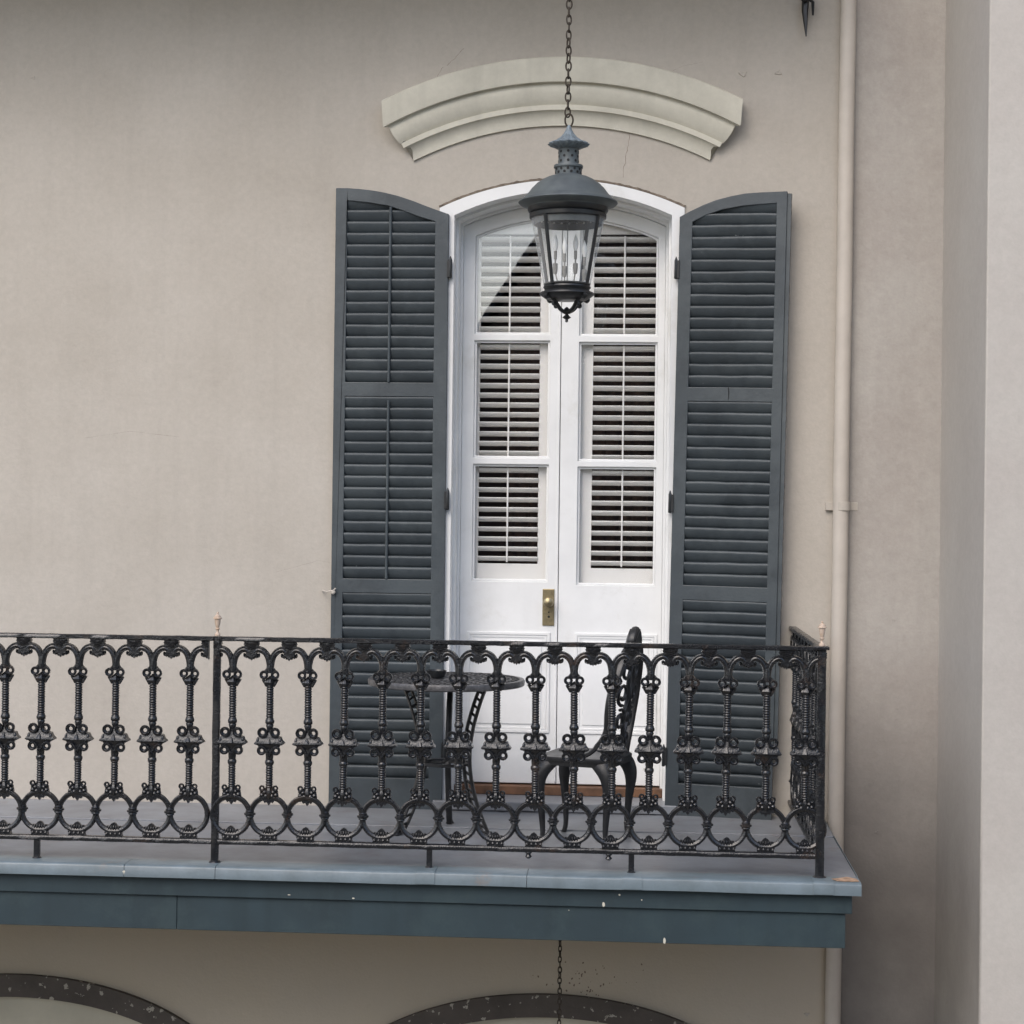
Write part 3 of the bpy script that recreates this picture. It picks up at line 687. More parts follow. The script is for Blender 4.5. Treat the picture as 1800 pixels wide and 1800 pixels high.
# fascia boards
def frontbox(pxr, yt, yb, Y, dep, name, split=()):
    x1 = P(pxr, (yt+yb)/2, Y).x; zt = P(pxr, yt, Y).z; zb = P(pxr, yb, Y).z
    xs = [BXL]+[P(s, 1600, Y).x for s in split]+[x1]
    for i in range(len(xs)-1):
        MB().box(xs[i]+(.0008 if i else 0), xs[i+1]-(.0008 if i < len(xs)-2 else 0), Y, Y+dep, zb, zt).build(name, M['fascia'], balc, loc=bl, smooth=False, bevel=.003)
    return x1, zt, zb
x1a, zta, zba = frontbox(1498, 1572, 1607, YE+.035, .04, 'upper_fascia')
x1b, ztb, zbb = frontbox(1486, 1606.5, 1667.5, YE+.05, .04, 'lower_fascia', (311,))
MB().box(x1a-.04, x1a, YE+.076, -.0, zba, zta-.002).build('side_fascia', M['fascia'], balc, loc=bl, smooth=False)
MB().box(x1b-.04, x1b, YE+.091, -.0, zbb, zba-.001).build('side_fascia', M['fascia'], balc, loc=bl, smooth=False)
for i in range(14):
    x = BXL+.3+i*.56
    if x < x1b-.1: MB().box(x, x+.09, -1.5, -.0, zbb+.03, zE-.1).build('joist', M['soffit'], balc, loc=bl, smooth=False)

def splash(px, py, Y, rx, rz, name='paint_splash'):
    p = P(px, py, Y); mb = MB(); n_ = 10
    vs = [(0, -.0015, 0)]+[(rx*(1+.3*noise.noise(Vector((i*1.7, px, 0))))*math.cos(2*math.pi*i/n_), -.0006, rz*(1+.3*noise.noise(Vector((i*2.1, py, 0))))*math.sin(2*math.pi*i/n_)) for i in range(n_)]
    vs += [(v[0], .001, v[2]) for v in vs[1:]]
    mb.add(vs, [(0, 1+i, 1+(i+1) % n_) for i in range(n_)]+[(1+i, 1+n_+i, 1+n_+(i+1) % n_, 1+(i+1) % n_) for i in range(n_)])
    return mb.build(name, M['mould'], balc, loc=p-balc.location)
for (px, py, Y, rx, rz) in ((1089, 1573, YE+.034, .004, .004), (1061, 1590, YE+.034, .006, .010), (1168, 1654, YE+.049, .006, .013), (621, 1579, YE+.034, .006, .003), (508, 1573, YE+.034, .007, .002), (1128, 1582, YE+.034, .003, .003), (218, 1533, YE-.001, .014, .009), (1000, 1600, YE+.034, .002, .002)):
    splash(px, py, Y, rx, rz)
# ================================================================ RAILING
YR = -1.5; kr = (DIST+YR)/FPX      # metres per photo pixel on the railing plane
ZR = P(1145, 1139, YR).z            # underside of the top rail
def u(px): return px*kr
def zpx(y): return -(y-1139)*kr     # local z of a photo row, measured at px 1145
def spiral(cx, cz, r, turns, start, direction=1, rend=.35, n=22):
    return [(cx+direction*(r*(1-(1-rend)*t/n))*math.cos(start+2*math.pi*turns*t/n), cz+(r*(1-(1-rend)*t/n))*math.sin(start+2*math.pi*turns*t/n)) for t in range(n+1)]
def t2(mb, pts, rad, n=8, dr=1.2, y=0): return mb.tube([(x, y, z) for x, z in pts], rad, n, up=(0, 1, 0), dr=dr)
def coil(mb, x, z, r, t, y, n=18):
    pts = [(x+r*math.cos(2*math.pi*i/n), z+r*math.sin(2*math.pi*i/n)) for i in range(n+1)]; pts[-1] = pts[0]
    t2(mb, pts, t, 8, 1.7, y=y)
    pts = [(x+(r+t*.8)*math.cos(2*math.pi*i/n), z+(r+t*.8)*math.sin(2*math.pi*i/n)) for i in range(n+1)]; pts[-1] = pts[0]
    t2(mb, pts, t*.45, 6, 2.4, y=y-t*.9)
def make_baluster():
    mb = MB()
    # neck under the fork
    mb.lathe([(u(6.5), zpx(1195)), (u(6.8), zpx(1188)), (u(6.5), zpx(1180)), (u(6), zpx(1172))], n=12, sy=1.1)
    for s in (-1, 1):
        # collar scroll pair, standing in front of the shaft
        coil(mb, s*u(10), zpx(1198), u(5.2), u(2.3), -u(5))
        t2(mb, cr([(s*u(4), zpx(1186)), (s*u(8), zpx(1191)), (s*u(12), zpx(1194))], 4), u(2.6), 6, 1.6)
        t2(mb, cr([(s*u(13), zpx(1206)), (s*u(9.5), zpx(1212)), (s*u(5.5), zpx(1219))], 4), [u(3)]*8+[u(2)], 6, 1.5)
    # leaf boss
    mb.lathe([(u(3), zpx(1220)), (u(7.5), zpx(1216)), (u(10), zpx(1211)), (u(8), zpx(1206)), (u(3), zpx(1202)), (u(1), zpx(1200))], n=10, sy=1.1, ripple=lambda a, k: 1+.12*math.cos(5*a))
    # beaded shafts
    def rope(y0, y1, nr, r):
        pr = []
        for k in range(nr*5+1):
            t = k/5; pr.append((r*(1.0-.20*(math.cos(2*math.pi*t)*.5+.5)**1.5), zpx(y1)+(zpx(y0)-zpx(y1))*k/(nr*5)))
        mb.lathe(pr, n=14, sy=1.05)
    rope(1216, 1278, 14, u(6.9)); rope(1356, 1399, 10, u(6.7))
    # collars and necks
    mb.lathe([(u(5.5), zpx(1294)), (u(7), zpx(1288)), (u(6), zpx(1286)), (u(8), zpx(1284)), (u(8.4), zpx(1280)), (u(7), zpx(1277)), (u(6), zpx(1275))], n=14)
    mb.lathe([(u(6), zpx(1359)), (u(8.2), zpx(1355)), (u(8), zpx(1351)), (u(6.4), zpx(1349)), (u(7), zpx(1343)), (u(7), zpx(1330))], n=14)
    mb.lathe([(u(7), zpx(1312)), (u(5), zpx(1300)), (u(5.5), zpx(1292))], n=12)
    # upper volutes with the moulded capital under them
    for s in (-1, 1):
        coil(mb, s*u(11.3), zpx(1300), u(6.0), u(2.7), -u(7))
        coil(mb, s*u(12.8), zpx(1332), u(5.4), u(2.6), -u(6))
        t2(mb, cr([(s*u(18), zpx(1327)), (s*u(13), zpx(1325)), (s*u(7), zpx(1328)), (s*u(2), zpx(1336)), (0, zpx(1341))], 4), [u(2.5)]*17, 6, 2.2, y=-u(6))
    def block(rows, dep):
        # rows: (half width, half depth, z)
        vs = []; 
        for (w, dd, z) in rows: vs += [(-w, -dd, z), (0, -dd*1.15, z), (w, -dd, z), (w, dd, z), (-w, dd, z)]
        fs = []
        for k in range(len(rows)-1):
            for r in range(5): fs.append((k*5+r, k*5+(r+1) % 5, k*5+5+(r+1) % 5, k*5+5+r))
        fs += [(4, 3, 2, 1, 0), tuple(len(rows)*5-5+r for r in range(5))]
        mb.add(vs, fs)
    block([(u(23), u(7), zpx(1322.5)), (u(26.5), u(9.2), zpx(1320.5)), (u(26), u(9.2), zpx(1318.5)), (u(22.5), u(7.6), zpx(1314.5)), (u(20.5), u(6.6), zpx(1308.5)), (u(8), u(6), zpx(1305)), (u(6), u(5), zpx(1300))], 0)
    for a in (-20, 20): mb.lathe([(u(.5), -u(4)), (u(3), -u(2.5)), (u(2.4), u(2)), (u(.5), u(4))], cx=u(a), cy=-u(7), n=7, z0=zpx(1313))
    block([(u(6), u(5), zpx(1338)), (u(7), u(5.5), zpx(1329)), (u(18), u(7), zpx(1325.5)), (u(21.5), u(8), zpx(1321.5))], 0)
    mb.lathe([(u(7), zpx(1319)), (u(4.5), zpx(1314)), (u(1), zpx(1308))], cy=-u(6.5), n=5)
    # leaf base sitting on the ring
    for s in (-1, 1):
        coil(mb, s*u(12), zpx(1399), u(3.4), u(1.7), -u(4), 12)
        for (a, b, r) in ((8, 1406, 5), (12.5, 1411, 4.6), (5.5, 1413, 4.6), (14, 1405, 2.6)):
            mb.lathe([(u(.4), -u(r)), (u(r*.75), -u(r*.6)), (u(r), 0), (u(r*.75), u(r*.6)), (u(.4), u(r))], cx=s*u(a), cy=-u(2), n=8, z0=zpx(b))
    mb.poly([(-u(17), zpx(1416)), (-u(15), zpx(1404)), (-u(10), zpx(1403)), (-u(6), zpx(1398)), (u(6), zpx(1398)), (u(10), zpx(1403)), (u(15), zpx(1404)), (u(17), zpx(1416))], (), -u(3.5), u(3.5))
    mb.lathe([(u(3), zpx(1421)), (u(7), zpx(1415)), (u(8), zpx(1408)), (u(7), zpx(1402)), (u(5), zpx(1397))], n=10, ripple=lambda a, k: 1+.15*math.cos(4*a))
    # toothed pendant inside the ring
    mb.poly([(-u(16), zpx(1417)), (u(16), zpx(1417)), (u(13), zpx(1423)), (u(10), zpx(1421.5)), (u(7), zpx(1426)), (u(4), zpx(1424)), (0, zpx(1430)), (-u(4), zpx(1424)), (-u(7), zpx(1426)), (-u(10), zpx(1421.5)), (-u(13), zpx(1423))], (), -u(4), u(4))
    return mb
def make_ring(cut=False):
    mb = MB(); r = u(33.2); c = zpx(1449)
    pts = [(r*math.cos(2*math.pi*i/48), c+r*1.02*math.sin(2*math.pi*i/48)) for i in range(49)]; pts[-1] = pts[0]
    t2(mb, pts, u(4.9), 8, 1.1)
    r2 = u(34.6); pts = [(r2*math.cos(2*math.pi*i/48), c+r2*1.02*math.sin(2*math.pi*i/48)) for i in range(49)]; pts[-1] = pts[0]
    t2(mb, pts, u(2.4), 6, 2.9)
    # fan leaf standing in the foot of the ring
    mb.poly([(-u(15), zpx(1477)), (-u(12), zpx(1473)), (-u(8), zpx(1474)), (-u(4), zpx(1469)), (0, zpx(1467)), (u(4), zpx(1469)), (u(8), zpx(1474)), (u(12), zpx(1473)), (u(15), zpx(1477)), (u(9), zpx(1483)), (-u(9), zpx(1483))], (), -u(2.5), u(2.5))
    for a in (-9, -4.5, 0, 4.5, 9): mb.lathe([(u(.4), -u(5)), (u(1.9), -u(2)), (u(1.6), u(3)), (u(.3), u(5.5))], cx=u(a), cy=-u(3), n=6, z0=zpx(1478))
    # foot block
    mb.poly([(-u(15), zpx(1492)), (-u(14), zpx(1487)), (-u(16), zpx(1484)), (-u(12), zpx(1482)), (u(12), zpx(1482)), (u(16), zpx(1484)), (u(14), zpx(1487)), (u(15), zpx(1492))], (), -u(6), u(6))
    for a in (-12, -4, 4, 12): mb.lathe([(u(.4), -u(3)), (u(3), 0), (u(.4), u(3))], cx=u(a), cy=-u(5.5), n=6, z0=zpx(1487))
    return mb
def make_knot():
    mb = MB(); c = zpx(1446)
    mb.lathe([(u(3), -u(10)), (u(5), -u(7)), (u(8), -u(5)), (u(7.5), -u(3)), (u(10.5), -u(1)), (u(10.5), u(1.5)), (u(7.5), u(3)), (u(8), u(5)), (u(4.5), u(8)), (u(2), u(12))], n=12, sy=.9, z0=c)
    return mb
def make_arch(sides=(-1, 1)):
    mb = MB()
    for s in sides:
        p = cr([(32.8, 1186), (31.8, 1176), (28.5, 1165), (22, 1157), (14, 1153.5), (7.5, 1156), (4, 1161), (5, 1165.5), (8.5, 1165)], 5)
        n_ = len(p); rad = [u(5.8)-(u(3.0))*max(0, (i/n_-.45))/.55 for i in range(n_)]
        t2(mb, [(s*u(a), zpx(b)) for a, b in p], rad, 8, 1.2)
        p = cr([(32.6, 1177), (29.5, 1166), (23, 1158.5), (14, 1155)], 5)
        t2(mb, [(s*u(a*.985), zpx(b+2.6)) for a, b in p], u(1.7), 6, 4.5)
        p = cr([(33, 1171), (29.5, 1161), (23, 1153.5), (14, 1149.5), (6, 1150)], 5)
        t2(mb, [(s*u(a), zpx(b)) for a, b in p], u(2.2), 6, 3.6)
        # small curled leaves below
        for (a, b, r) in ((9, 1166, 3.6), (4, 1168, 3.4), (13, 1163, 3)):
            mb.lathe([(u(.4), -u(r)), (u(r*.8), -u(r*.5)), (u(r*.8), u(r*.5)), (u(.4), u(r))], cx=s*u(a), cy=0, n=8, z0=zpx(b), sy=1.6)
        t2(mb, spiral(s*u(12), zpx(1165), u(3.2), .9, R_(60), s, .6, 10), u(1.2), 5, 2.5)
    sx = [(-1 if -1 in sides else 0), (1 if 1 in sides else 0)]
    a, b = sx
    mb.poly([(a*u(14), zpx(1138)), (b*u(14), zpx(1138)), (b*u(12.5), zpx(1142)), (b*u(14), zpx(1144)), (b*u(12), zpx(1147)), (b*u(16), zpx(1151)), (b*u(9), zpx(1158)), (b*u(10), zpx(1165)), (b*u(4), zpx(1166)), (0.0001, zpx(1173)), (a*u(4), zpx(1166)), (a*u(10), zpx(1165)), (a*u(9), zpx(1158)), (a*u(16), zpx(1151)), (a*u(12), zpx(1147)), (a*u(14), zpx(1144)), (a*u(12.5), zpx(1142))], (), -u(5), u(5))
    for k, yy in enumerate((1143, 1146.5, 1150)):
        w = (11, 8, 5)[k]
        mb.tube([(a*u(w), -u(6), zpx(yy-1)), (0, -u(6.5), zpx(yy+2)), (b*u(w), -u(6), zpx(yy-1))], u(1.5), 5)
    return mb
# prototypes, used by the first section
hidden = {}
rail_l = empty('iron_railing', (P(190, 1500, YR).x, YR, zE), 'left section of the black cast iron railing, from the frame edge to the finial post', 'railing', 'cast iron railing sections around the balcony')
rail_m = empty('iron_railing', (P(920, 1500, YR).x, YR, zE), 'long middle section of the black cast iron railing in front of the door', 'railing', 'cast iron railing sections around the balcony')
rail_s = empty('iron_railing', (P(1445, 1139, YR).x, -.75, zE), 'short side section of the black cast iron railing running back to the wall', 'railing', 'cast iron railing sections around the balcony')
x408 = P(408, 1300, YR).x; PITCH = (P(1416, 1300, YR).x-x408)/15
x333 = P(333, 1300, YR).x; PL = (x333-P(8, 1300, YR).x)/5
xp1 = P(380, 1300, YR).x; xp2 = P(1443, 1300, YR).x
def zl_(x): return ZR
protos = {}
def place(kind, parent, x, y, rz=0, sx=1, nm=None):
    key = kind
    if key not in protos:
        if kind == 'baluster': mb = make_baluster(); n_ = 'baluster'
        elif kind == 'ring': mb = make_ring(); n_ = 'ring'
        elif kind == 'knot': mb = make_knot(); n_ = 'ring_collar'
        elif kind == 'arch': mb = make_arch(); n_ = 'arch'
        elif kind == 'archL': mb = make_arch((-1,)); n_ = 'half_arch'
        else: mb = make_arch((1,)); n_ = 'half_arch'
        o = mb.build(n_, M['iron'], parent, ang=42, weld=False); protos[key] = o
    else:
        o = protos[key].copy(); COL.objects.link(o); o.parent = parent
    o.location = Vector((x+random.uniform(-.0012, .0012), y+random.uniform(-.0015, .0015), ZR))-parent.location; o.rotation_euler = (random.uniform(-.006, .006), random.uniform(-.008, .008) if kind == 'baluster' else 0, rz+random.uniform(-.035, .035)); o.scale = (sx, 1, 1)
    return o
def bar(parent, pts, hw_, hh, name):
    """slightly lumpy painted flat bar through points"""
    pts = [Vector(p) for p in pts]; Ls = (pts[-1]-pts[0]).length; n_ = int(Ls/.03); mb = MB(); vs = []
    t = (pts[-1]-pts[0]).normalized(); sd_ = Vector((-t.y, t.x, 0))
    sec = [(-1, -.7), (-1, .6), (-.75, 1), (.75, 1), (1, .6), (1, -.7), (.75, -1), (-.75, -1)]
    for i in range(n_+1):
        p = pts[0].lerp(pts[-1], i/n_)
        for (a, b) in sec:
            q = p+sd_*(a*hw_)+Vector((0, 0, b*hh)); q += Vector((0, 0, 1))*.0018*noise.noise(q*22)+sd_*.0015*noise.noise(q*25+Vector((5, 0, 0)))
            vs.append(q-parent.location)
    fs = []
    for i in range(n_):
        for r in range(8): fs.append((i*8+r, i*8+(r+1) % 8, i*8+8+(r+1) % 8, i*8+8+r))
    fs += [tuple(range(8)), tuple(n_*8+r for r in range(7, -1, -1))]
    return mb.add(vs, fs).build(name, M['iron'], parent, ang=50)
zt_ = ZR+u(3.6); zbm = ZR+zpx(1496.5)
# left section
for i in range(8):
    x = x333-PL*i
    place('baluster', rail_l, x, YR, sx=PL/PITCH); place('ring', rail_l, x, YR, sx=PL/PITCH)
    if i: place('knot', rail_l, x+PL/2, YR); place('arch', rail_l, x+PL/2, YR, sx=PL/PITCH)
place('archL', rail_l, x333+PL/2, YR); place('knot', rail_l, x333+PL/2, YR).scale = (.55, .8, 1)
bar(rail_l, [(x333-PL*8, YR, zt_), (xp1-.014, YR, zt_)], .02, u(4), 'top_rail')
bar(rail_l, [(x333-PL*8, YR, zbm), (xp1-.014, YR, zbm)], .016, u(4.6), 'bottom_rail')
# middle section
for i in range(16):
    x = x408+PITCH*i
    place('baluster', rail_m, x, YR); place('ring', rail_m, x, YR)
    if i: place('knot', rail_m, x-PITCH/2, YR); place('arch', rail_m, x-PITCH/2, YR)
place('archR', rail_m, x408-PITCH/2, YR)
place('archL', rail_m, x408+PITCH*15.5, YR)
bar(rail_m, [(xp1+.014, YR, zt_), (xp2-.02, YR, zt_)], .02, u(4), 'top_rail')
bar(rail_m, [(xp1+.014, YR, zbm), (xp2-.02, YR, zbm)], .016, u(4.6), 'bottom_rail')
# side section
ys = [YR+.035+PITCH*(.5+i) for i in range(9)]
for i, y in enumerate(ys):
    if y > -.06: continue
    place('baluster', rail_s, xp2, y, R_(90)); place('ring', rail_s, xp2, y, R_(90))
    place('knot', rail_s, xp2, y+PITCH/2, R_(90)); place('arch', rail_s, xp2, y+PITCH/2, R_(90))
bar(rail_s, [(xp2, YR+.02, zt_), (xp2, -.004, zt_)], .02, u(4), 'top_rail')
bar(rail_s, [(xp2, YR+.02, zbm), (xp2, -.004, zbm)], .016, u(4.6), 'bottom_rail')
# posts and feet
def post(parent, x, y, ztop, label=None, w=.015):
    mb = MB(); n_ = 26; vs = []; z0 = deckz(y)+.002
    for i in range(n_+1):
        z = z0+(ztop-z0)*i/n_
        for (a, b) in ((-1, -.8), (-.8, -1), (.8, -1), (1, -.8), (1, .8), (.8, 1), (-.8, 1), (-1, .8)):
            q = Vector((x+a*w, y+b*w, z)); q.x += .0014*noise.noise(q*24); q.y += .0012*noise.noise(q*27); vs.append(q-parent.location)
    fs = [(i*8+r, i*8+(r+1) % 8, i*8+8+(r+1) % 8, i*8+8+r) for i in range(n_) for r in range(8)]
    fs += [tuple(range(8)), tuple(n_*8+r for r in range(7, -1, -1))]
    mb.add(vs, fs); lo = parent.location
    mb.lathe([(w*1.9, 0), (w*1.7, .006), (w*1.1, .012)], cx=x-lo.x, cy=y-lo.y, n=10, z0=z0-lo.z-.001)
    return mb.build('post', M['iron'], parent, ang=45)
post(rail_m, xp1, YR, zt_+.01)
post(rail_m, xp2, YR, zt_+.012, w=.018)
lo = rail_m.location
MB().box(xp2-.04-lo.x, xp2+.03-lo.x, YR-.03-lo.y, YR+.03-lo.y, zt_-.004-lo.z, zt_+.012-lo.z).build('corner_plate', M['iron'], rail_m, bevel=.004)
for (par, px, w) in ((rail_l, 65, 5.2), (rail_m, 755, 5.0), (rail_m, 1110, 5.0)):
    x = P(px, 1500, YR).x; z0 = deckz(YR); lo = par.location
    MB().box(x-u(w)-lo.x, x+u(w)-lo.x, YR-u(4.5)-lo.y, YR+u(4.5)-lo.y, z0+.002-lo.z, zbm-.008-lo.z).lathe([(u(9), 0), (u(8), .004), (u(5), .009)], cx=x-lo.x, cy=YR-lo.y, n=10, z0=z0+.002-lo.z).build('rail_foot', M['iron'], par, bevel=.003)
for px in (929, 1070):
    x = P(px, 1500, YR).x; lo = rail_m.location
    MB().lathe([(u(3), -u(16)), (u(6), -u(13)), (u(3.5), -u(9)), (u(6), -u(6)), (u(5), 0)], cx=x-lo.x, cy=YR-lo.y, n=10, z0=zbm-lo.z).build('rail_bolt', M['iron'], rail_m)
# finials
def finial(parent, x, h, fat):
    pr = [(.42, 0), (.45, .05), (.40, .09), (.22, .14), (.18, .2), (.20, .24), (.32, .28), (.34, .31), (.22, .34), (.30, .40), (.42, .55), (.46, .66), (.46, .70), (.62, .715), (.64, .75), (.60, .77), (.50, .78), (.45, .84), (.22, .89), (.14, .92), (.18, .95), (.14, .985), (.02, 1.0)]
    return MB().lathe([(r*fat, z*h) for r, z in pr], cx=x-parent.location.x, cy=YR-parent.location.y, n=20, z0=zt_+.012-parent.location.z).build('finial', M['finial'], parent)
finial(rail_m, xp1, .105, .029); finial(rail_m, xp2, .108, .030)

# ================================================================ BISTRO TABLE
YT = -.66
tc = P(785, 1192, YT); zt = tc.z; rT = 138/FPX*(YT+DIST)
zdk = deckz(YT)
tbl = empty('bistro_table', (tc.x, YT, zdk), 'round dark metal garden table behind the railing, left of the door centre', 'table')
H = zt-zdk
n = 72
mb = MB().lathe([(rT-.05, H-.028), (rT-.006, H-.032), (rT, H-.028), (rT+.001, H-.008), (rT-.003, H-.001), (rT-.02, H), (rT-.024, H-.003), (rT-.06, H-.002), (rT-.065, H-.0005), (.07, H-.0005), (.062, H-.004), (.001, H-.004)], n=n)
mb.build('tabletop', M['tabletop'], tbl, ang=40)
mb = MB()
for r_ in (.335, .29, .245, .2, .155, .11):
    for k in range(int(r_*130)):
        a = 2*math.pi*k/int(r_*130); c = (r_*math.cos(a), r_*math.sin(a))
        mb.tube([(c[0]+.017*math.cos(b*math.pi/5), c[1]+.017*math.sin(b*math.pi/5), H-.0005) for b in range(11)], .0022, 5, up=(0, 0, 1))
mb.build('scroll_pattern', M['alu'], tbl)
def legpath(f):  # radius, height fraction
    return cr([(.20, H-.03), (.165, H-.12), (.13, H-.24), (.115, H-.36), (.125, H-.48), (.16, H-.6), (.215, H-.72), (.245, .004)], 6)
for ang in (-22, 202, 90):
    a = R_(ang); ca, sa = math.cos(a), math.sin(a); mb = MB()
    pth = legpath(1)
    for off in (-.016, .016):
        mb.tube([((r+off)*ca, (r+off)*sa, z) for r, z in pth], .0075, 6, up=(-sa, ca, 0), dr=2.0)
    for k in range(2, len(pth)-2, 2):
        r, z = pth[k]; r2, z2 = pth[k+1]
        mb.tube([((r-.016)*ca, (r-.016)*sa, z), ((r2+.016)*ca, (r2+.016)*sa, z2)], .0055, 5, up=(-sa, ca, 0), dr=2.2)
    r, z = pth[-1]; mb.lathe([(.022, 0), (.024, .006), (.015, .02), (.008, .03)], cx=r*ca, cy=r*sa, n=10)
    mb.build('leg', M['alu'], tbl)
zs = P(788, 1341, YT).z-zdk
mb = MB()
mb.lathe([(.118, zs-.008), (.124, zs-.004), (.124, zs+.004), (.118, zs+.008), (.108, zs+.006), (.106, zs-.006)], n=36, cap=False)
for k in range(8):
    a = k*math.pi/4; mb.tube(cr([(0, 0, zs), (.05*math.cos(a+.3), .05*math.sin(a+.3), zs+.004), (.11*math.cos(a), .11*math.sin(a), zs)], 4), .005, 5, up=(0, 0, 1))
mb.build('lower_shelf', M['alu'], tbl)
# ashtray
at = P(767, 1186, YT+.05)
mb = MB().lathe([(.001, 0), (.036, 0), (.040, .004), (.046, .022), (.050, .034), (.046, .035), (.040, .024), (.034, .008), (.001, .007)], n=24)
mb2 = mb.build('ashtray', M['lantern_dark'], loc=(P(767, 1192, YT+.03).x, YT+.03, zdk+H+.0005)); tag(mb2, 'small black round ashtray on the garden table', 'ashtray')

# ================================================================ CHAIR
YC = -.76; ca_ = R_(17)
fw = Vector((-math.cos(ca_), math.sin(ca_), 0)); la = Vector((-math.sin(ca_), -math.cos(ca_), 0))  # forward, towards viewer
zc0 = deckz(YC)
cc = P(1030, 1330, YC)
chair = empty('garden_chair', (cc.x, YC, zc0), 'dark cast metal garden chair turned to the table, its pointed back above the railing', 'chair')
def CL(f, l, z): return fw*f+la*l+Vector((0, 0, z))
ch_s = cc.z-zc0+.01
ct = P(1115, 1104, YC).z-zc0
# seat: rounded plate with pierced look
def rsq(w, dd, r, n=6):
    o = []
    for (sx, sy, a0) in ((1, 1, 0), (-1, 1, 90), (-1, -1, 180), (1, -1, 270)):
        for i in range(n+1):
            a = R_(a0+90*i/n); o.append((sx*(w-r)+r*math.cos(a), sy*(dd-r)+r*math.sin(a)))
    return o
mb = MB(); rings = [(.0, 1, -.012), (.0, 1, -.0), (-.006, 1, .006), (-.03, 1, .003)]
vs = []; base = rsq(.19, .20, .09); nn = len(base)
for (ins, _, dz) in rings:
    for (a, b) in base: s = (1+ins/.19); vs.append(CL(a*s, b*s, ch_s+dz))
fs = [(k*nn+i, k*nn+(i+1) % nn, (k+1)*nn+(i+1) % nn, (k+1)*nn+i) for k in range(3) for i in range(nn)]
fs += [tuple(range(nn)), tuple(3*nn+i for i in range(nn))]
mb.add(vs, fs).build('seat', M['alu'], chair)
mb = MB(); vs = []
for dz in (-.012, -.034):
    for (a, b) in base: vs.append(CL(a*.97, b*.97, ch_s+dz))
for dz in (-.034, -.012):
    for (a, b) in base: vs.append(CL(a*.93, b*.93, ch_s+dz))
fs = [(k*nn+i, k*nn+(i+1) % nn, ((k+1) % 4)*nn+(i+1) % nn, ((k+1) % 4)*nn+i) for k in range(4) for i in range(nn)]
mb.add(vs, fs).build('apron', M['alu'], chair)
# legs: broad flared head, narrow foot, curved
def cleg(f0, l0, sf, sl):
    mb = MB(); vs = []
    st_ = [(-.008, ch_s-.012, .088, -.004), (.008, ch_s-.04, .080, .006), (.022, ch_s-.08, .060, .012), (.024, ch_s-.13, .044, .012), (.014, ch_s-.2, .032, .006), (.002, .10, .023, .002), (.0, .04, .019, 0), (.012, .004, .022, .004)]
    st_ = [tuple(v) for v in [list(p) for p in cr([Vector(s) for s in st_], 4)]]
    for (o_, z, w, o2) in st_:
        for i in range(12):
            q = 2*math.pi*i/12; vs.append(CL(f0+sf*o_+w*.62*math.cos(q)-sf*(w-.02)*.4, l0+sl*o2+min(w, .045)*.62*math.sin(q), z))
    n_ = len(st_)
    fs = [(k*12+i, k*12+(i+1) % 12, (k+1)*12+(i+1) % 12, (k+1)*12+i) for k in range(n_-1) for i in range(12)]+[tuple(range(12)), tuple((n_-1)*12+i for i in range(12))]
    mb.add(vs, fs).build('leg', M['alu'], chair)
for sf in (1, -1):
    for sl_2 in (1, -1): cleg(sf*.155, sl_2*.165, sf, sl_2)
# back: pierced balloon frame rising to a leaf crest
def BK(l, z):   # back surface: leans away as it rises
    h = (z-ch_s)/(ct-ch_s); return CL(-.165-.035*math.sin(h*2.4)-.05*h*h+.03*(l/.2)**2, l, z)
Hb = ct-ch_s
def out_(s): return [BK(s*l, ch_s+h*Hb) for l, h in cr([(.145, -.02), (.150, .10), (.175, .25), (.19, .42), (.175, .6), (.14, .74), (.085, .84), (.045, .87), (.05, .92), (.03, .97), (0, 1.0)], 5)]
mb = MB()
for s in (-1, 1):
    p = out_(s); mb.tube(p, [.0135+.005*math.sin(i/len(p)*3) for i in range(len(p))], 8, up=tuple(fw), dr=1.3)
mb.build('back_frame', M['alu'], chair)
mb = MB()
crest = [(0, 1.0), (.022, .965), (.042, .92), (.05, .87), (.09, .83), (.05, .79), (0, .77), (-.05, .79), (-.09, .83), (-.05, .87), (-.042, .92), (-.022, .965)]
vs = [BK(l, ch_s+h*Hb)+fw*.028 for l, h in crest]+[BK(l, ch_s+h*Hb)-fw*.024 for l, h in crest]; nc = len(crest)
mb.add(vs, [tuple(range(nc)), tuple(range(2*nc-1, nc-1, -1))]+[(i, (i+1) % nc, nc+(i+1) % nc, nc+i) for i in range(nc)])
def curl(cl, chh, r, turns, st_, s):
    p = []
    for t in range(19):
        rr = r*(1-.6*t/18); a = st_+2*math.pi*turns*t/18
        p.append(BK(s*(cl+rr*math.cos(a)), ch_s+chh*Hb+rr*math.sin(a)))
    mb.tube(p, .0078, 6, up=tuple(fw), dr=1.2)
for s in (-1, 1):
    for (cl, h, r, t, a) in ((.07, .68, .05, 1.2, 1.5), (.08, .5, .055, 1.2, 4.5), (.07, .3, .05, 1.3, 1.2), (.06, .13, .04, 1.1, 4)):
        curl(cl, h, r, t, a, s)
    mb.tube([BK(s*l, ch_s+h*Hb) for l, h in cr([(.0, .76), (.03, .6), (.015, .45), (.04, .3), (.0, .16), (.02, 0)], 5)], .009, 6, up=tuple(fw), dr=1.2)
mb.build('back_scrollwork', M['alu'], chair)
# low curved side wings joining back to seat
for s in (-1, 1):
    mb = MB(); mb.tube([CL(f, s*.175, ch_s+z) for f, z in cr([(.02, .006), (-.06, .02), (-.11, .06), (-.15, .12), (-.165, .2)], 4)], [.010]*8+[.014]*9, 6, up=tuple(la))
    mb.build('side_wing', M['alu'], chair)

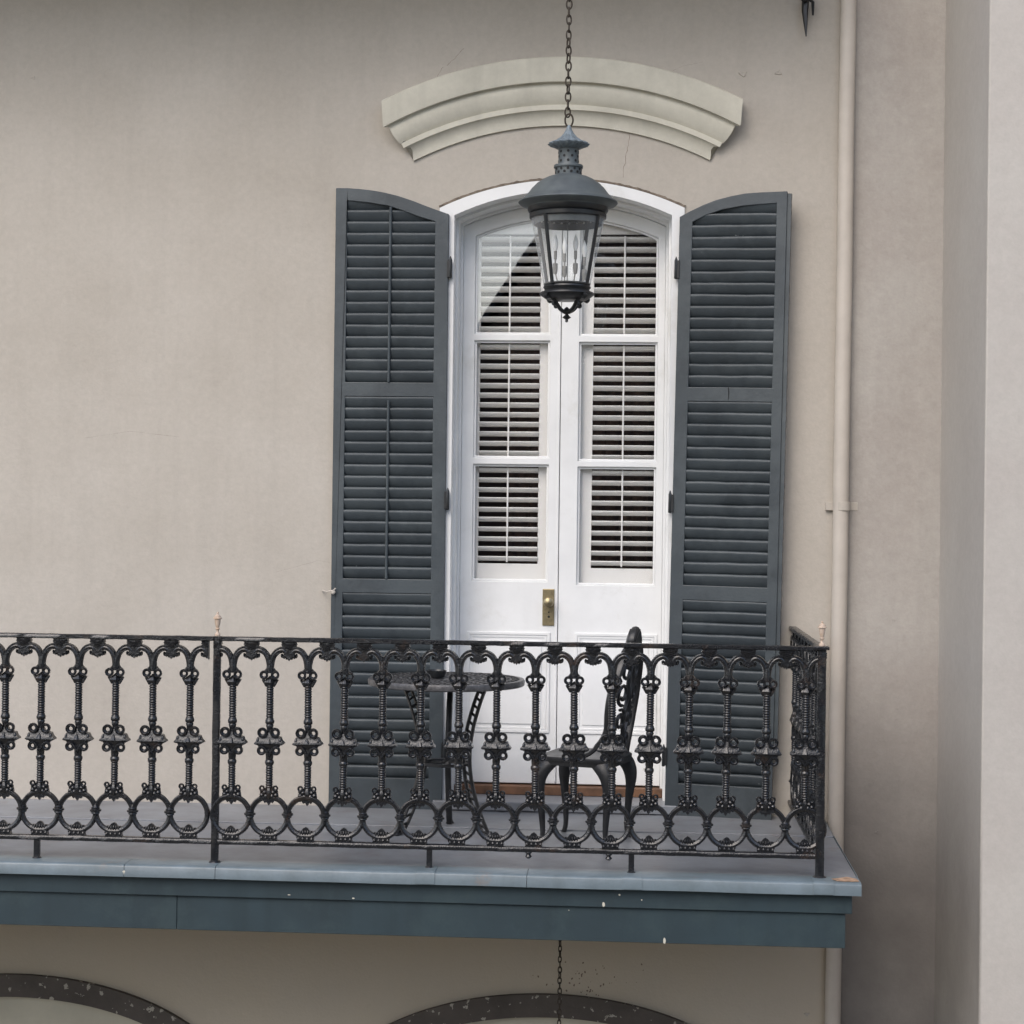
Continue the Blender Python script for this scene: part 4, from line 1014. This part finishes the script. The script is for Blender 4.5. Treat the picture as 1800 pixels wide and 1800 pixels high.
# ================================================================ HANGING LANTERN
YL = -.95; kl = (DIST+YL)/FPX
lc = P(998, 400, YL)
lan = empty('hanging_lantern', (lc.x, YL, lc.z), 'weathered grey-green metal lantern with glass sides hanging before the door arch', 'lantern')
def lz(y): return -(y-400)*kl
def LP(rows): return [(r*kl, lz(y)) for r, y in rows]
mb = MB().lathe(LP([(20, 262), (24, 259), (33, 255.5), (34.5, 253), (30, 250.5), (22, 247), (14, 241), (8.5, 234), (5, 227), (3.5, 222), (1, 219)]), n=64, ripple=lambda a, k: 1+(.085 if k in (1, 2, 3, 4) else .06 if k in (5, 6, 7) else 0)*math.cos(16*a))
mb.build('vent_cap', M['cap'], lan, ang=60)
def perforated(mb, r, y0, y1, rows, cnt, dot=2.3):
    mb.lathe(LP([(r, y1), (r, y0)]), n=40, cap=False)
    return mb
mb = MB().lathe(LP([(17, 309), (23, 309), (23.3, 296), (25.5, 295.5), (26, 293), (25, 290.5), (19, 290.5), (18, 288), (18, 262), (20, 258)]), n=48)
ch = mb.build('chimney', M['lantern'], lan, ang=40)
for (r, y, cnt, off) in ((18, 268, 8, 0), (18, 276, 8, .5), (18, 284, 8, 0), (23.3, 299, 12, 0), (23.3, 304.5, 12, .5)):
    mb = MB()
    for k in range(cnt):
        a = 2*math.pi*(k+off)/cnt; c = Vector((math.cos(a), math.sin(a), 0))
        base_ = c*(r*kl-.0012)+Vector((0, 0, lz(y))); s_b = len(mb.v)
        mb.lathe([(2.4*kl, 0), (2.4*kl, .0022)], n=8)
        qn = c.to_track_quat('Z', 'Y')
        mb.xf(lambda v: base_+qn @ v, s_b)
    mb.build('vent_holes', M['crease'], ch)
mb = MB().lathe(LP([(70, 372), (71, 366), (74, 363), (85, 360), (87.5, 357), (86, 354), (80, 351), (76, 347), (70, 340), (64, 332), (56, 324), (46, 317), (36, 312), (27, 309.5), (23, 308)]), n=64)
mb.build('dome', M['lantern'], lan, ang=50)
mb = MB().lathe(LP([(63, 386), (67.5, 384), (68, 378), (65.5, 376), (69, 374), (71, 370), (71, 364), (60, 364)]), n=64, cap=False)
mb.build('crown_ring', M['lantern_dark'], lan, ang=40)
# glass cone
mb = MB().lathe(LP([(41.5, 501), (64.5, 383)]), n=64, cap=False)
mb.build('lamp_glass', M['lglass'], lan)
mb = MB()
for a_ in (-35, 57, 149, 237):
    a = R_(a_); c = Vector((math.sin(a), -math.cos(a), 0)); 
    mb.tube([c*(65.5*kl)+Vector((0, 0, lz(380))), c*(42.5*kl)+Vector((0, 0, lz(502)))], 4.0*kl, 6, up=tuple(c), dr=.7)
mb.build('glazing_bar', M['lantern_dark'], lan)
# inner perforated band
mb = MB().lathe(LP([(59.5, 396), (61.5, 384)]), n=48, cap=False); mb.build('reflector_band', M['lantern'], lan)
mb = MB()
for k in range(28):
    a = 2*math.pi*k/28; c = Vector((math.cos(a), math.sin(a), 0)); s_b = len(mb.v); base_ = c*(61.7*kl)+Vector((0, 0, lz(383)))
    mb.lathe([(1.9*kl, -.001), (1.9*kl, .0016)], n=8); qn = c.to_track_quat('Z', 'Y'); mb.xf(lambda v: base_+qn @ v, s_b)
mb.build('band_holes', M['louver'], lan)
mb = MB().lathe(LP([(20, 529), (36, 527), (45, 521), (48.5, 518), (47, 515), (42, 513), (39, 511), (40.5, 508), (42, 506), (41, 503.5), (39.5, 503), (41, 501), (41, 499), (37, 498), (37, 505), (1, 506)]), n=48)
mb.build('base_pan', M['lantern_dark'], lan, ang=40)
for a_ in (35, 125, 215, 305):
    a = R_(a_+8); c = Vector((math.cos(a), math.sin(a), 0)); mb = MB()
    p = cr([c*(47*kl)+Vector((0, 0, lz(520))), c*(38*kl)+Vector((0, 0, lz(524))), c*(27*kl)+Vector((0, 0, lz(532))), c*(17*kl)+Vector((0, 0, lz(543))), c*(5*kl)+Vector((0, 0, lz(549)))], 5)
    mb.tube(p, [3.2*kl]*len(p), 6, up=(-math.sin(a), math.cos(a), 0), dr=1.3)
    mb.tube(cr([c*(46*kl)+Vector((0, 0, lz(520))), c*(50*kl)+Vector((0, 0, lz(523))), c*(47*kl)+Vector((0, 0, lz(527))), c*(43*kl)+Vector((0, 0, lz(526)))], 4), 2.6*kl, 6, up=(-math.sin(a), math.cos(a), 0), dr=1.6)
    mb.tube(cr([c*(30*kl)+Vector((0, 0, lz(530))), c*(32*kl)+Vector((0, 0, lz(537))), c*(27*kl)+Vector((0, 0, lz(538)))], 4), 2.2*kl, 6, up=(-math.sin(a), math.cos(a), 0), dr=1.4)
    mb.build('base_scroll', M['lantern_dark'], lan)
MB().lathe(LP([(1, 567), (2.5, 565), (2, 562), (5, 560), (7, 558), (4, 555.5), (2.5, 553), (5, 550), (6, 546), (3, 542), (1, 540)]), n=14, ripple=lambda a, k: 1+.12*math.cos(4*a)).build('base_finial', M['lantern_dark'], lan)
# candle bulbs
rod_ = MB().tube([(0, 0, lz(385)), (0, 0, lz(505))], .0022, 6).build('center_rod', M['lantern'], lan)
for (dx_p, dyd, yb_) in ((-21, -.01, 430), (-4, -.055, 437), (14, .02, 428), (30, .0, 440)):
    x = dx_p*kl; z = lz(yb_)
    sk = MB().lathe([(.0085, lz(yb_+52)-z+.0), (.011, lz(yb_+44)-z), (.0115, lz(yb_+34)-z), (.004, lz(yb_+33)-z), (.004, lz(yb_+27)-z), (.0075, lz(yb_+26)-z), (.0075, lz(yb_+12)-z)], cx=x, cy=dyd, n=12, z0=z).tube([(x, dyd, lz(yb_+50)), (x*.7, dyd, lz(503))], .003, 6).build('candle_socket', M['socket'], lan)
    MB().lathe([(.006, lz(yb_+12)-z), (.0115, lz(yb_+4)-z), (.0125, lz(yb_-2)-z), (.009, lz(yb_-9)-z), (.003, lz(yb_-15)-z), (.0005, lz(yb_-18)-z)], cx=x, cy=dyd, n=14, z0=z).build('candle_bulb', M['bulb'], sk)
# hanging loop
def link(cx, cy, cz, h, w, r, turn):
    c, s = math.cos(turn), math.sin(turn); pts = []
    for i in range(25):
        a = 2*math.pi*i/24; x = w*math.cos(a); z = h*math.sin(a)
        pts.append((cx+x*c, cy+x*s, cz+z))
    pts[-1] = pts[0]
    return pts, (-s, c, 0)
mb = MB(); p, upv = link(0, 0, lz(211), 11*kl, 7*kl, 0, 0); mb.tube(p, 1.7*kl, 7, up=upv); mb.build('hanging_ring', M['chain'], lan)
# chains
def chain(name, label, px_t, py_t, y_end_px, Y, ztop, zbot, h, w, r):
    p0 = P(px_t, py_t, Y); e = empty(name, (p0.x, Y, zbot), label, 'chain', 'hanging chains on the balcony front')
    z = zbot+h*.9; k = 0; first = None
    pts, upv = link(0, 0, 0, h, w, r, .25)
    pts2, upv2 = link(0, 0, 0, h, w, r, .25+math.pi/2)
    a_ = None; b_ = None
    while z < ztop:
        if k % 2 == 0:
            if not a_: a_ = MB().tube(pts, r, 6, up=upv).build('chain_link', M['chain'], e); o = a_
            else: o = put(a_, e)
        else:
            if not b_: b_ = MB().tube(pts2, r, 6, up=upv2).build('chain_link', M['chain'], e); o = b_
            else: o = put(b_, e)
        o.location = (random.uniform(-.0008, .0008), 0, z-zbot); o.rotation_euler[2] = random.uniform(-.35, .35)
        z += 2*h-2.4*r; k += 1
    return e
chain('hanging_chain', 'rusty chain holding up the lantern, running out of the top edge', 998, 211, 0, YL, UZ-.0, lc.z+lz(211)+6*kl, 8.6*kl, 4.6*kl, 1.5*kl)
YL2 = -.9
pb2 = P(984, 1700, YL2)
chain('hanging_chain', 'thin dark chain hanging below the balcony in front of the lower arch', 984, 1700, 1800, YL2, zbb+.2, P(984, 1800, YL2).z-.9, 6.0*kl, 3.0*kl, 1.1*kl)
